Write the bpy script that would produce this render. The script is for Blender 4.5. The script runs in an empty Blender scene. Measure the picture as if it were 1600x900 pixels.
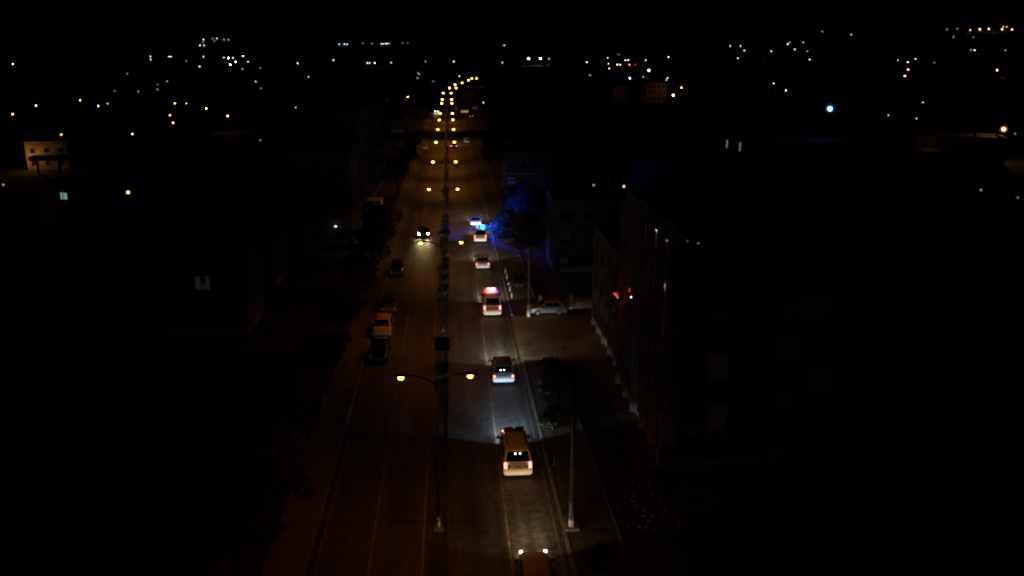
import bpy, math, random
from mathutils import Vector, Matrix
random.seed(7)
R = math.radians
scene = bpy.context.scene
COL = scene.collection

# ------------------------------------------------------------------ camera, world, exposure
cam_data = bpy.data.cameras.new("camera")
cam = bpy.data.objects.new("camera", cam_data)
COL.objects.link(cam)
cam.location = (0, 0, 27)
cam.rotation_euler = (R(90 - 15.0106), 0, R(-4.052))
cam_data.sensor_width = 36
cam_data.lens = 36 * 1350 / 1600
cam_data.clip_start = 0.5
cam_data.clip_end = 9000
scene.camera = cam
scene.render.resolution_x, scene.render.resolution_y = 1024, 576

world = bpy.data.worlds.new("World")
scene.world = world
world.use_nodes = True
wn = world.node_tree
bg = wn.nodes["Background"]
sky_tex = wn.nodes.new("ShaderNodeTexSky")
sky_tex.sky_type = 'NISHITA'
sky_tex.sun_disc = False
sky_tex.sun_elevation = R(-9)
sky_tex.sun_rotation = R(200)
wn.links.new(sky_tex.outputs[0], bg.inputs[0])
bg.inputs[1].default_value = 0.004

scene.view_settings.view_transform = 'Standard'
scene.view_settings.look = 'None'
scene.view_settings.exposure = 0
scene.view_settings.gamma = 1
scene.cycles.pixel_filter_type = 'BLACKMAN_HARRIS'
scene.cycles.filter_width = 2.0
scene.cycles.max_bounces = 4
scene.cycles.sample_clamp_indirect = 2

# ------------------------------------------------------------------ tuning
LAMP_W = 780        # each sodium street light
BEAM_W = 3600       # each headlight

# ------------------------------------------------------------------ materials
MATS = {}
def mat(name, col, rough=0.6, metal=0.0, spec=0.5, coat=0.0, noise=None, bump=0.0, coord='Object'):
    if name in MATS: return MATS[name]
    m = bpy.data.materials.new(name); m.use_nodes = True
    nt = m.node_tree; b = nt.nodes["Principled BSDF"]
    b.inputs["Base Color"].default_value = (*col, 1)
    b.inputs["Roughness"].default_value = rough
    b.inputs["Metallic"].default_value = metal
    b.inputs["Specular IOR Level"].default_value = spec
    b.inputs["Coat Weight"].default_value = coat
    if noise:
        sc, amt = noise
        tc = nt.nodes.new("ShaderNodeTexCoord")
        n1 = nt.nodes.new("ShaderNodeTexNoise"); n1.inputs["Scale"].default_value = sc
        n1.inputs["Detail"].default_value = 6; n1.inputs["Roughness"].default_value = 0.65
        n2 = nt.nodes.new("ShaderNodeTexNoise"); n2.inputs["Scale"].default_value = sc * 9
        n2.inputs["Detail"].default_value = 3
        nt.links.new(tc.outputs[coord], n1.inputs["Vector"]); nt.links.new(tc.outputs[coord], n2.inputs["Vector"])
        mx = nt.nodes.new("ShaderNodeMath"); mx.operation = 'MULTIPLY_ADD'
        nt.links.new(n2.outputs[0], mx.inputs[0]); mx.inputs[1].default_value = 0.5
        nt.links.new(n1.outputs[0], mx.inputs[2])
        rmp = nt.nodes.new("ShaderNodeMapRange")
        rmp.inputs["From Min"].default_value = 0.55; rmp.inputs["From Max"].default_value = 0.95
        rmp.inputs["To Min"].default_value = 1 - amt; rmp.inputs["To Max"].default_value = 1 + amt
        nt.links.new(mx.outputs[0], rmp.inputs["Value"])
        vm = nt.nodes.new("ShaderNodeVectorMath"); vm.operation = 'SCALE'
        vm.inputs[0].default_value = col
        nt.links.new(rmp.outputs[0], vm.inputs["Scale"])
        nt.links.new(vm.outputs[0], b.inputs["Base Color"])
        if bump:
            bp = nt.nodes.new("ShaderNodeBump"); bp.inputs["Strength"].default_value = bump
            bp.inputs["Distance"].default_value = 0.02
            nt.links.new(n2.outputs[0], bp.inputs["Height"]); nt.links.new(bp.outputs[0], b.inputs["Normal"])
    MATS[name] = m
    return m

def glow_mat(name, col, sampled=False):
    """a light source; its strength is the object's own 'glow' property"""
    if name in MATS: return MATS[name]
    m = bpy.data.materials.new(name); m.use_nodes = True
    nt = m.node_tree; nt.nodes.remove(nt.nodes["Principled BSDF"])
    e = nt.nodes.new("ShaderNodeEmission"); e.inputs[0].default_value = (*col, 1)
    a = nt.nodes.new("ShaderNodeAttribute"); a.attribute_type = 'OBJECT'; a.attribute_name = 'glow'
    nt.links.new(a.outputs["Fac"], e.inputs[1])
    nt.links.new(e.outputs[0], nt.nodes["Material Output"].inputs[0])
    if not sampled: m.cycles.emission_sampling = 'NONE'
    MATS[name] = m
    return m

def road_material():
    m = mat("asphalt", (0.05, 0.048, 0.046), 0.62, noise=(2.2, 0.75), bump=0.6)
    nt = m.node_tree; b = nt.nodes["Principled BSDF"]
    old = b.inputs["Base Color"].links[0].from_socket
    tc = nt.nodes.new("ShaderNodeTexCoord")
    mp = nt.nodes.new("ShaderNodeMapping"); mp.inputs["Scale"].default_value = (1.1, 0.035, 1)
    nt.links.new(tc.outputs["Object"], mp.inputs[0])
    n = nt.nodes.new("ShaderNodeTexNoise"); n.inputs["Scale"].default_value = 1.0; n.inputs["Detail"].default_value = 3
    nt.links.new(mp.outputs[0], n.inputs["Vector"])            # wear along the wheel tracks
    n3 = nt.nodes.new("ShaderNodeTexNoise"); n3.inputs["Scale"].default_value = 0.12; n3.inputs["Detail"].default_value = 4
    nt.links.new(tc.outputs["Object"], n3.inputs["Vector"])    # repaired patches
    ad = nt.nodes.new("ShaderNodeMath"); ad.operation = 'ADD'
    nt.links.new(n.outputs[0], ad.inputs[0]); nt.links.new(n3.outputs[0], ad.inputs[1])
    r = nt.nodes.new("ShaderNodeMapRange")
    r.inputs["From Min"].default_value = 0.7; r.inputs["From Max"].default_value = 1.3
    r.inputs["To Min"].default_value = 0.4; r.inputs["To Max"].default_value = 1.7
    nt.links.new(ad.outputs[0], r.inputs["Value"])
    vm = nt.nodes.new("ShaderNodeVectorMath"); vm.operation = 'SCALE'
    nt.links.new(old, vm.inputs[0]); nt.links.new(r.outputs[0], vm.inputs["Scale"])
    nt.links.new(vm.outputs[0], b.inputs["Base Color"])
    return m

M_ASPHALT = road_material()
M_EARTH = mat("earth", (0.035, 0.03, 0.024), 0.95, noise=(0.25, 0.5), bump=0.4)
M_GRASS = mat("dry_grass", (0.045, 0.045, 0.025), 0.95, noise=(1.3, 0.6), bump=0.6)
M_PAVE = mat("pavement_concrete", (0.13, 0.12, 0.105), 0.85, noise=(0.7, 0.4), bump=0.4)
M_FORE = mat("forecourt_gravel", (0.19, 0.165, 0.11), 0.9, noise=(0.35, 0.6), bump=0.5)
M_KERB = mat("kerb_concrete", (0.15, 0.145, 0.13), 0.8, noise=(2.0, 0.45))
M_KERBD = mat("dark_kerb", (0.06, 0.057, 0.05), 0.9, noise=(2.0, 0.5))  # darker concrete for the median kerbs
M_SHADESTRIP = mat("dark_shade_strip", (0.03, 0.028, 0.026), 0.9)
M_PAINT = mat("worn_road_paint", (0.17, 0.15, 0.09), 0.7, noise=(1.4, 0.8))
M_PAINTW = mat("worn_white_paint", (0.17, 0.16, 0.14), 0.7, noise=(1.4, 0.8))
M_BARK = mat("bark", (0.06, 0.045, 0.03), 0.95, noise=(3, 0.4))
M_LEAF = mat("leaf", (0.05, 0.075, 0.03), 0.7, noise=(1.5, 0.5))
M_LEAF2 = mat("dusty_leaf", (0.075, 0.085, 0.045), 0.75, noise=(1.5, 0.5))
for lm in (M_LEAF, M_LEAF2):                      # thin leaves let light through
    nt = lm.node_tree; b = nt.nodes["Principled BSDF"]
    tr = nt.nodes.new("ShaderNodeBsdfTranslucent"); tr.inputs[0].default_value = (.10, .12, .06, 1)
    mix = nt.nodes.new("ShaderNodeMixShader"); mix.inputs[0].default_value = .4
    nt.links.new(b.outputs[0], mix.inputs[1]); nt.links.new(tr.outputs[0], mix.inputs[2])
    nt.links.new(mix.outputs[0], nt.nodes["Material Output"].inputs[0])
M_STEEL = mat("galvanised_steel", (0.06, 0.06, 0.058), 0.5, 0.4, noise=(2, 0.2))
M_CONC = mat("pole_concrete", (0.26, 0.24, 0.21), 0.85, noise=(1.6, 0.35), bump=0.3)
M_WHITEW = mat("whitewash", (0.72, 0.72, 0.70), 0.8, noise=(2.5, 0.2))
M_DARKMETAL = mat("dark_metal", (0.006, 0.006, 0.006), 0.7, spec=0.12)
M_RUBBER = mat("rubber", (0.015, 0.015, 0.015), 0.9)
M_RIM = mat("wheel_rim", (0.35, 0.35, 0.36), 0.4, 0.8)
M_GLASS = mat("tinted_glass", (0.006, 0.006, 0.008), 0.06, spec=0.5)
M_WINGLASS = mat("window_glass", (0.012, 0.013, 0.015), 0.08)
M_FRAME = mat("window_frame", (0.16, 0.155, 0.14), 0.6)
M_TRIM = mat("black_trim", (0.018, 0.018, 0.018), 0.55)
M_PWHITE = mat("paint_white", (0.74, 0.73, 0.70), 0.35, coat=0.35, noise=(2.0, 0.06))
M_PSILVER = mat("paint_silver", (0.42, 0.44, 0.47), 0.35, 0.3, coat=0.4, noise=(2.0, 0.06))
M_PRED = mat("paint_orange_red", (0.55, 0.12, 0.04), 0.4, coat=0.3, noise=(2.0, 0.1))
M_PDARK = mat("paint_dark", (0.012, 0.013, 0.016), 0.25, coat=0.6)
M_PBEIGE = mat("paint_beige", (0.52, 0.44, 0.34), 0.35, coat=0.4, noise=(2.0, 0.08))
M_PGREY = mat("paint_grey", (0.10, 0.10, 0.11), 0.35, coat=0.5)
M_PLATE = mat("plate", (0.7, 0.68, 0.5), 0.5)
M_YELLOW = mat("marking_yellow", (0.65, 0.55, 0.06), 0.5)
M_BLUE = mat("marking_blue", (0.03, 0.05, 0.22), 0.5)
M_RENDER = mat("plaster_cream", (0.34, 0.30, 0.24), 0.9, noise=(0.5, 0.3), bump=0.2)
M_RENDER2 = mat("plaster_grey", (0.26, 0.25, 0.23), 0.9, noise=(0.5, 0.35), bump=0.2)
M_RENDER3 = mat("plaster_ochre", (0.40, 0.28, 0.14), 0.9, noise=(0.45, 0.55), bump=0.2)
M_RENDERD = mat("plaster_dark", (0.11, 0.10, 0.09), 0.9, noise=(0.5, 0.3))
M_ROOF = mat("roof_sheet", (0.06, 0.05, 0.045), 0.8, noise=(1.0, 0.4))
M_DOOR = mat("door_wood", (0.09, 0.06, 0.04), 0.7)
M_STONE = mat("pale_stone", (0.07, 0.068, 0.06), 0.85, noise=(5, 0.3), coord='Object')
COLOURS = {'W': (1, .95, .88), 'B': (.55, .75, 1), 'C': (.55, .95, 1), 'O': (1, .42, .08), 'Y': (1, .58, .08),
           'R': (1, .06, .04), 'OR': (1, .33, .08), 'BB': (.10, .42, 1), 'S': (1, .42, .04)}
def lamp_mat(c): return glow_mat("lamp_glow_" + c.lower(), COLOURS[c])

# ------------------------------------------------------------------ mesh helpers
class MB:
    def __init__(s): s.v = []; s.f = []
    def poly(s, pts, faces):
        o = len(s.v); s.v += [tuple(p) for p in pts]; s.f += [tuple(o + i for i in f) for f in faces]; return s
    def box(s, x0, x1, y0, y1, z0, z1):
        return s.poly([(x0,y0,z0),(x1,y0,z0),(x1,y1,z0),(x0,y1,z0),(x0,y0,z1),(x1,y0,z1),(x1,y1,z1),(x0,y1,z1)],
                      [(0,3,2,1),(4,5,6,7),(0,1,5,4),(1,2,6,5),(2,3,7,6),(3,0,4,7)])
    def slab(s, q, t):
        """four corners (counter-clockwise from outside) thickened by t outwards, embedded as much inwards"""
        q = [Vector(p) for p in q]; n = (q[1]-q[0]).cross(q[3]-q[0]).normalized()
        return s.poly([p - n*t for p in q] + [p + n*t for p in q],
                      [(3,2,1,0),(4,5,6,7),(0,1,5,4),(1,2,6,5),(2,3,7,6),(3,0,4,7)])
    def tube(s, pts, rad, n=8):
        pts = [Vector(p) for p in pts]
        if not isinstance(rad, (list, tuple)): rad = [rad]*len(pts)
        o = len(s.v)
        for i, p in enumerate(pts):
            d = (pts[min(i+1, len(pts)-1)] - pts[max(i-1, 0)]).normalized()
            a = d.cross(Vector((0,0,1)) if abs(d.z) < .9 else Vector((0,1,0))).normalized(); b = d.cross(a)
            for k in range(n):
                t = 2*math.pi*k/n
                s.v.append(tuple(p + (a*math.cos(t) + b*math.sin(t))*rad[i]))
        for i in range(len(pts)-1):
            for k in range(n):
                s.f.append((o+i*n+k, o+i*n+(k+1) % n, o+(i+1)*n+(k+1) % n, o+(i+1)*n+k))
        s.f.append(tuple(o+k for k in range(n))[::-1]); s.f.append(tuple(o+(len(pts)-1)*n+k for k in range(n)))
        return s
    def ball(s, c, r, seg=10, ring=6, sq=(1,1,1)):
        o = len(s.v); c = Vector(c)
        for i in range(1, ring):
            t = math.pi*i/ring
            for k in range(seg):
                p = 2*math.pi*k/seg
                s.v.append((c.x + r*sq[0]*math.sin(t)*math.cos(p), c.y + r*sq[1]*math.sin(t)*math.sin(p), c.z + r*sq[2]*math.cos(t)))
        top = len(s.v); s.v.append((c.x, c.y, c.z + r*sq[2])); bot = len(s.v); s.v.append((c.x, c.y, c.z - r*sq[2]))
        for k in range(seg):
            k2 = (k+1) % seg
            s.f.append((top, o+k, o+k2)); s.f.append((bot, o+(ring-2)*seg+k2, o+(ring-2)*seg+k))
            for i in range(ring-2):
                s.f.append((o+i*seg+k, o+(i+1)*seg+k, o+(i+1)*seg+k2, o+i*seg+k2))
        return s
    def mesh(s, name, m, smooth=False):
        me = bpy.data.meshes.new(name); me.from_pydata(s.v, [], s.f); me.update()
        for x in (m if isinstance(m, (list, tuple)) else [m]): me.materials.append(x)
        if smooth: me.shade_smooth()
        return me

def link(name, me, parent=None, loc=(0,0,0), rot=(0,0,0)):
    o = bpy.data.objects.new(name, me); COL.objects.link(o); o.parent = parent
    o.location = loc; o.rotation_euler = rot
    return o
def part(name, mb, m, parent, loc=(0,0,0), rot=(0,0,0), smooth=False):
    return link(name, mb.mesh(name, m, smooth), parent, loc, rot)
def tag(o, label, cat, group=None):
    o['label'] = label; o['category'] = cat
    if group: o['group'] = group
    return o
def thing(name, label, cat, loc=(0,0,0), rz=0, group=None):
    return tag(link(name, None, None, loc, (0,0,rz)), label, cat, group)
def struct(name, mb, m):
    o = part(name, mb, m, None); o['kind'] = 'structure'; return o
def copy_tree(o, parent=None):
    c = o.copy(); COL.objects.link(c); c.parent = parent
    for ch in list(o.children): copy_tree(ch, c)
    return c
def spot(name, parent, loc, rot, energy, col, size, blend, r=0.08):
    l = bpy.data.lights.new(name, 'SPOT'); l.energy = energy; l.color = col
    l.spot_size = R(size); l.spot_blend = blend; l.shadow_soft_size = r
    return link(name, l, parent, loc, rot)
def point(name, parent, loc, energy, col, r=0.15):
    l = bpy.data.lights.new(name, 'POINT'); l.energy = energy; l.color = col; l.shadow_soft_size = r
    return link(name, l, parent, loc)

# ------------------------------------------------------------------ the setting
def bend(d): return 0.0 if d < 420 else 2.0e-4*(d-420)**2      # the avenue curves right far away
def terr(r): return 0.0 if r < 700 else .03*(r-700) + 2e-5*(r-700)**2

g = MB(); N = 72
rings = [0, 30, 60, 120, 250, 450, 700, 900, 1200, 1600, 2000, 2500, 3000, 3600, 4200]
for r in rings:
    for k in range(N):
        a = 2*math.pi*k/N
        g.v.append((r*math.sin(a), r*math.cos(a), terr(min(r, 3600)) - .03))
for i in range(len(rings)-1):
    for k in range(N):
        g.f.append((i*N+k, (i+1)*N+k, (i+1)*N+(k+1) % N, i*N+(k+1) % N)[::-1])
struct('ground', g, M_EARTH)

STEPS = [0, 20, 40, 60, 80, 100, 130, 160, 200, 250, 300, 360, 420, 450, 480, 510, 540, 570, 600, 630, 660, 690, 720, 750, 780]
def strip(x0, x1, z, d0=0, d1=780, h=None):
    mb = MB(); ds = [d0] + [d for d in STEPS if d0 < d < d1] + [d1]
    n = len(ds)
    for d in ds: mb.v += [(x0+bend(d), d, z), (x1+bend(d), d, z)]
    mb.f += [(2*i, 2*i+1, 2*i+3, 2*i+2) for i in range(n-1)]
    if h:                                           # side walls of a raised strip
        for d in ds: mb.v += [(x0+bend(d), d, z-h), (x1+bend(d), d, z-h)]
        o = 2*n
        mb.f += [(o+2*i, 2*i, 2*i+2, o+2*i+2) for i in range(n-1)]
        mb.f += [(2*i+1, o+2*i+1, o+2*i+3, 2*i+3) for i in range(n-1)]
        mb.f += [(0, o, o+1, 1), (2*n-2, 2*n-1, o+2*n-1, o+2*n-2)]
    return mb
struct('road', strip(-8.3, 6.35, 0), M_ASPHALT)
def line(name, x, w, m, d0=0, d1=520): struct(name, strip(x-w/2, x+w/2, .004, d0, d1), m)
line('lane_line', 2.95, .12, M_PAINT)
line('lane_line', -4.85, .12, M_PAINTW)
line('edge_line', 5.78, .10, M_PAINT)
line('edge_line', -7.75, .10, M_PAINTW)
line('edge_line', -1.95, .12, M_PAINTW)
# median: two kerbs with planted soil between
struct('median_kerb', strip(-1.70, -1.55, .15, 0, 780, .2), M_KERBD)
struct('median_kerb', strip(-0.60, -0.45, .15, 0, 780, .2), M_KERBD)
struct('median_bed', strip(-1.55, -0.60, .12, 0, 780), M_EARTH)
# right verge: kerb, dry grass, concrete edging; broken by the forecourt entrance (D 74.5 - 89)
for d0, d1 in ((0, 74.5), (89, 780)):
    struct('kerb', strip(6.2, 6.38, .14, d0, d1, .2), M_KERB)
    struct('verge', strip(6.38, 9.35, .11, d0, d1), M_GRASS)
struct('edging', strip(9.35, 9.47, .15, 42.6, 74.5, .2), M_KERB)
struct('edging', strip(9.35, 9.47, .15, 92, 300, .2), M_KERB)
struct('forecourt', MB().poly([(6.15,74.5,.012),(16,74.5,.012),(16,89,.012),(6.15,89,.012)], [(0,1,2,3)]), M_FORE)
struct('forecourt', MB().poly([(9.47,30,.02),(13.4,30,.02),(13.4,42.6,.02),(9.47,42.6,.02)], [(0,1,2,3)]), M_EARTH)
struct('side_path', MB().poly([(12.6,52.6,.02),(14.0,52.6,.02),(14.0,74.4,.02),(12.6,74.4,.02)], [(0,1,2,3)]), M_PAVE)
# left pavement
struct('kerb', strip(-8.4, -8.22, .14, 0, 780, .2), M_KERB)
struct('pavement', strip(-10.6, -8.4, .11, 0, 780), M_PAVE)
# stone-dotted garden bed on the right
bed = struct('paving_bed', MB().poly([(9.47,42.7,.03),(13.4,42.7,.03),(13.4,52.5,.03),(9.47,52.5,.03)], [(0,1,2,3)]), M_EARTH)
for k in range(8):
    mb = MB().ball((0,0,0), .17, 7, 4, (random.uniform(.9,1.3), random.uniform(.7,1), random.uniform(.45,.6)))
    mb.v = [(x*random.uniform(.85,1.15), y*random.uniform(.85,1.15), z) for x, y, z in mb.v]
    if k == 0: stones = []
    stones.append(mb.mesh('stone', M_STONE))
for j in range(15):
    for i in range(6):
        if random.random() < .40: continue
        o = link('stone', random.choice(stones), bed,
                 (9.85 + i*.58 + (j % 2)*.29 + random.uniform(-.08,.08), 43.3 + j*.62 + random.uniform(-.1,.1), .07), (0,0,random.uniform(0,6)))
        s = random.uniform(.7, 1.15); o.scale = (s, s, s)

# ------------------------------------------------------------------ street lamps along the median
M_LAMPGLOW = lamp_mat('S')
lamp_pole = MB().tube([(0,0,.12),(0,0,.5),(0,0,9.0)], [.13,.11,.06], 10).box(-.24,.24,-.24,.24,.10,.22).mesh('pole', M_STEEL)
def arm_mesh(s): return MB().tube([(0,0,8.7),(s*.5,0,9.15),(s*1.2,0,9.36),(s*1.75,0,9.40)], [.045,.045,.04,.035], 7).mesh('arm', M_STEEL)
ARM = {-1: arm_mesh(-1), 1: arm_mesh(1)}
head_mb = MB().poly([(-.42,-.17,9.36),(.42,-.14,9.36),(.42,.14,9.36),(-.42,.17,9.36),(-.34,-.10,9.48),(.30,-.08,9.48),(.30,.08,9.48),(-.34,.10,9.48)],
                    [(0,3,2,1),(4,5,6,7),(0,1,5,4),(1,2,6,5),(2,3,7,6),(3,0,4,7)])
HEADM = head_mb.mesh('lamp_head', M_DARKMETAL)
bulbs = {}
def bulb_mesh(r):
    r = round(r, 2)
    if r not in bulbs: bulbs[r] = MB().ball((0,0,0), r, 12, 8, (1.15,1,.75)).mesh('bulb', M_LAMPGLOW, True)
    return bulbs[r]
ORD = ['nearest', 'second nearest', 'third', 'fourth', 'fifth', 'sixth', 'seventh', 'eighth', 'ninth', 'tenth', 'eleventh', 'twelfth',
       'thirteenth', 'fourteenth', 'fifteenth', 'sixteenth']
NEAR_NOTE = {0: ', its arms level with the silver car', 1: ', left lamp just before the oncoming car'}
LAMPS = [(46.7,-1,1),(83.7,-1,1),(119.4,-1,1),(151.8,-1,1),(188,-1,1),(221.8,-1,1),(256.1,-1,1),(285.4,-1,1),(349,-1,1),(380.7,-1,1),
         (448.3,-1,1),(522,-1,1),(582,1,None),(624.4,1,None),(692,1,None),(753,-1,1)]
LAMPX = {522: 2.1, 582: 1.9, 624.4: 7.1, 692: 13.1, 753: 21.3}
for i, (d, a, b) in enumerate(LAMPS):
    t = thing('street_lamp', f'{ORD[i]} sodium street lamp along the planted median' + NEAR_NOTE.get(i, ', counted from the viewer'), 'street lamp',
              (LAMPX.get(d, -1.08), d, 0), 0, 'sodium street lamps along the median')
    link('pole', lamp_pole, t)
    zc = d*.966 + 4.6
    power = LAMP_W*{46.7: .32, 83.7: .58, 119.4: .85, 151.8: 1.0}.get(d, 1.25)      # the nearer lamps burn weaker
    rad = max(.15, .0014*zc) if d < 160 else min(.22 + .0006*(d-160), .45)
    for s in (a, b):
        if s is None: continue
        link('arm', ARM[s], t)
        hd = link('lamp_head', HEADM, t, (s*1.98, 0, 0), (0,0,0 if s > 0 else math.pi))
        bl = link('bulb', bulb_mesh(rad), hd, (0,0,9.36 - rad*.8))
        px = rad*864/zc
        bl['glow'] = max(15.0, 24/(3.14*px*px))
        if d < 420:
            spot('lamp_light', t, (s*1.98, 0, 9.36 - rad*1.65), (0,0,0), power, (1,.20,.018) if s < 0 and d < 100 else (1,.31,.035), 156, .42, .15)

# ------------------------------------------------------------------ trees and shrubs
def crown_mesh(name, blobs, n, leaf, m, seed):
    rnd = random.Random(seed); mb = MB()
    tot = sum(b[3]**2 for b in blobs)
    for (cx, cy, cz, r, sq) in blobs:
        for _ in range(int(n*r*r/tot)):
            while True:
                p = Vector((rnd.uniform(-1,1), rnd.uniform(-1,1), rnd.uniform(-1,1)))
                if .25 < p.length < 1: break
            p = p.normalized()*p.length**.45
            if (math.sin(p.x*5+cx*3)+math.sin(p.y*6+cy)+math.sin(p.z*5+cz*2)) < -1.2: continue   # gaps
            p = Vector((cx + p.x*r, cy + p.y*r, cz + p.z*r*sq))
            a = Vector((rnd.gauss(0,1), rnd.gauss(0,1), rnd.gauss(0,.6))).normalized()
            b = a.cross(Vector((rnd.gauss(0,1), rnd.gauss(0,1), rnd.gauss(0,1)))).normalized()
            s = leaf*rnd.uniform(.6, 1.4)
            mb.poly([p-a*s, p+b*s*.55, p+a*s, p-b*s*.55], [(0,1,2,3)])
    return mb.mesh(name, m)
TREES = []
for k in range(4):
    rnd = random.Random(20+k); h = 6.0 + k*.5
    blobs = [(0,0,h*.72,1.9,.8)]
    for j in range(7):
        a = j*.9 + rnd.uniform(-.3,.3); rr = rnd.uniform(1.0,1.9)
        blobs.append((math.cos(a)*rr, math.sin(a)*rr, h*rnd.uniform(.5,.9), rnd.uniform(.9,1.5), .8))
    tr = MB().tube([(0,0,0),(.05,.03,h*.25),(-.05,.08,h*.5),(0,0,h*.8)], [.2,.16,.11,.04], 7)
    for j in range(6):
        b = blobs[j+1]
        tr.tube([(0,.05,h*(.3+.05*j)), (b[0]*.5, b[1]*.5, (h*.4+b[2])*.5), (b[0]*.85, b[1]*.85, b[2])], [.08,.05,.02], 5)
    TREES.append((tr.mesh('trunk', M_BARK), crown_mesh('crown', blobs, 3600, .17, M_LEAF if k % 2 else M_LEAF2, k)))
def tree(x, y, k, s, label, group, cat='tree'):
    t = thing('street_tree', label, cat, (x,y,0), random.uniform(0,6), group)
    t.scale = (s, s, s*random.uniform(.9,1.1))
    link('trunk', TREES[k][0], t); link('crown', TREES[k][1], t)
SHRUBS = []
for k in range(3):
    rnd = random.Random(50+k)
    blobs = [(rnd.uniform(-.3,.3), rnd.uniform(-.3,.3), rnd.uniform(.35,.8), rnd.uniform(.3,.5), 1) for _ in range(5)]
    st = MB()
    for b in blobs: st.tube([(0,0,0), (b[0]*.5,b[1]*.5,b[2]*.5), b[:3]], [.03,.02,.01], 5)
    SHRUBS.append((st.mesh('stem', M_BARK), crown_mesh('foliage', blobs, 700, .085, M_LEAF if k else M_LEAF2, 70+k)))
def shrub(x, y, k, s, label, group, z=.11):
    t = thing('shrub', label, 'shrub', (x,y,z), random.uniform(0,6), group)
    t.scale = (s, s, s)
    link('stem', SHRUBS[k][0], t); link('foliage', SHRUBS[k][1], t)

G = 'trees along the left pavement'
for (x, y, k, s, l) in [
    (-10.6, 46.5, 0, 1.0, 'leafy street tree at the lower left with a lamp-lit edge over the pavement'),
    (-12.4, 53.0, 1, 1.1, 'dark tree at the lower left behind the lamp-lit edge tree'),
    (-11.8, 41.5, 2, 1.0, 'dark tree crown at the bottom edge, left of the road'),
    (-10.6, 66, 3, .9, 'dark street tree on the left, nearer than the parked dark cars'),
    (-10.4, 79, 0, .9, 'dark street tree behind the beige parked car'),
    (-10.3, 94, 1, .9, 'dark street tree between the beige car and the parked car with a glint'),
    (-9.9, 106, 2, .95, 'dark street tree beside the parked car with the glinting mirror'),
    (-9.8, 117, 3, 1.0, 'dark full street tree left of the oncoming headlights'),
    (-9.9, 123, 1, .85, 'broad dark tree just in front of the box truck'),
    (-9.3, 131, 0, .8, 'dark tree between the box truck and the road'),
    (-10.5, 172, 2, 1.1, 'tree beside the road below the balconied block on the left'),
    (-10.0, 205, 3, 1.1, 'distant tree left of the fourth street lamp'),
    (-10.6, 236, 1, 1.1, 'distant tree just before the parked car far on the left')]:
    tree(x, y, k, s, l, G)
G = 'trees along the right verge'
for (x, y, k, s, l) in [
    (8.0, 61.8, 1, .72, 'black tree crown overhanging the right kerb beyond the silver car'),
    (10.2, 112, 0, .9, 'tree on the right glowing blue beside the beacon van'),
    (10.6, 119, 2, .95, 'blue-lit tree right behind the beacon van'),
    (10.6, 131.5, 3, 1.0, 'blue-tinted tree level with the leading car'),
    (10.2, 138.5, 1, 1.0, 'blue-lit tree just ahead of the leading car'),
    (12.5, 127, 3, 1.25, 'large dim blue tree set back from the verge'),
    (9.5, 196, 0, 1.2, 'dark tree mass on the right beyond the pale signboard'),
    (10.5, 214, 2, 1.3, 'tall dark tree on the right before the parked white car'),
    (11.5, 236, 1, 1.3, 'distant dark tree right of the road near the tail lights')]:
    tree(x, y, k, s, l, G)
G = 'shrubs on the median'
mx = [(70,.8,'low shrub on the median at the foot of the dark box'), (93,.9,'shrub on the median left of the ambulance'),
      (97.5,1.2,'bushy shrub on the median beyond the ambulance'), (103,1.0,'shrub on the median before the small white van'),
      (108,1.3,'large shrub on the median beside the small white van'), (112.5,1.1,'shrub on the median lit by the oncoming beam'),
      (117,1.3,'tall shrub on the median just before the third lamp pole'), (124,1.2,'shrub on the median left of the beacon van'),
      (131,1.5,'shrub on the median level with the oncoming car'), (137,1.3,'shrub on the median beside the leading car'),
      (145,1.2,'shrub on the median beyond the leading car'), (160,1.2,'distant shrub on the median past the fourth lamp'),
      (176,1.2,'far shrub on the median before the fifth lamp')]
for i, (y, s, l) in enumerate(mx): shrub(-1.07, y, i % 3, s, l, G, .12)
G = 'plants on the right verge'
for i, (x, y, s, l) in enumerate([
    (6.95, 59.6, 1.25, 'pale lit leafy shrub at the kerb just ahead of the police van'),
    (7.5, 61.0, 1.2, 'shrub behind the pale lit one at the kerb'),
    (7.2, 65.8, .9, 'low plant at the kerb beside the silver car'),
    (7.6, 68.2, 1.0, 'leafy plant on the verge beside the silver car roof'),
    (6.55, 45.9, .55, 'small green plant at the foot of the white-based pole'),
    (7.3, 130.6, 2.6, 'tall bush glowing deep blue right beside the beacon'),
    (7.6, 126.6, 2.2, 'blue-edged bush on the kerb just before the beacon van'),
    (8.3, 134.6, 3.0, 'big blue-tinted bush between the beacon van and the leading car'),
    (7.3, 41.6, .9, 'dark plant at the bottom edge right of the kerb'),
    (7.9, 42.3, .7, 'small plant among pebbles at the bottom edge'),
    (8.3, 71.5, .9, 'plant on the verge corner by the forecourt')]):
    shrub(x, y, i % 3, s, l, G)

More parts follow.
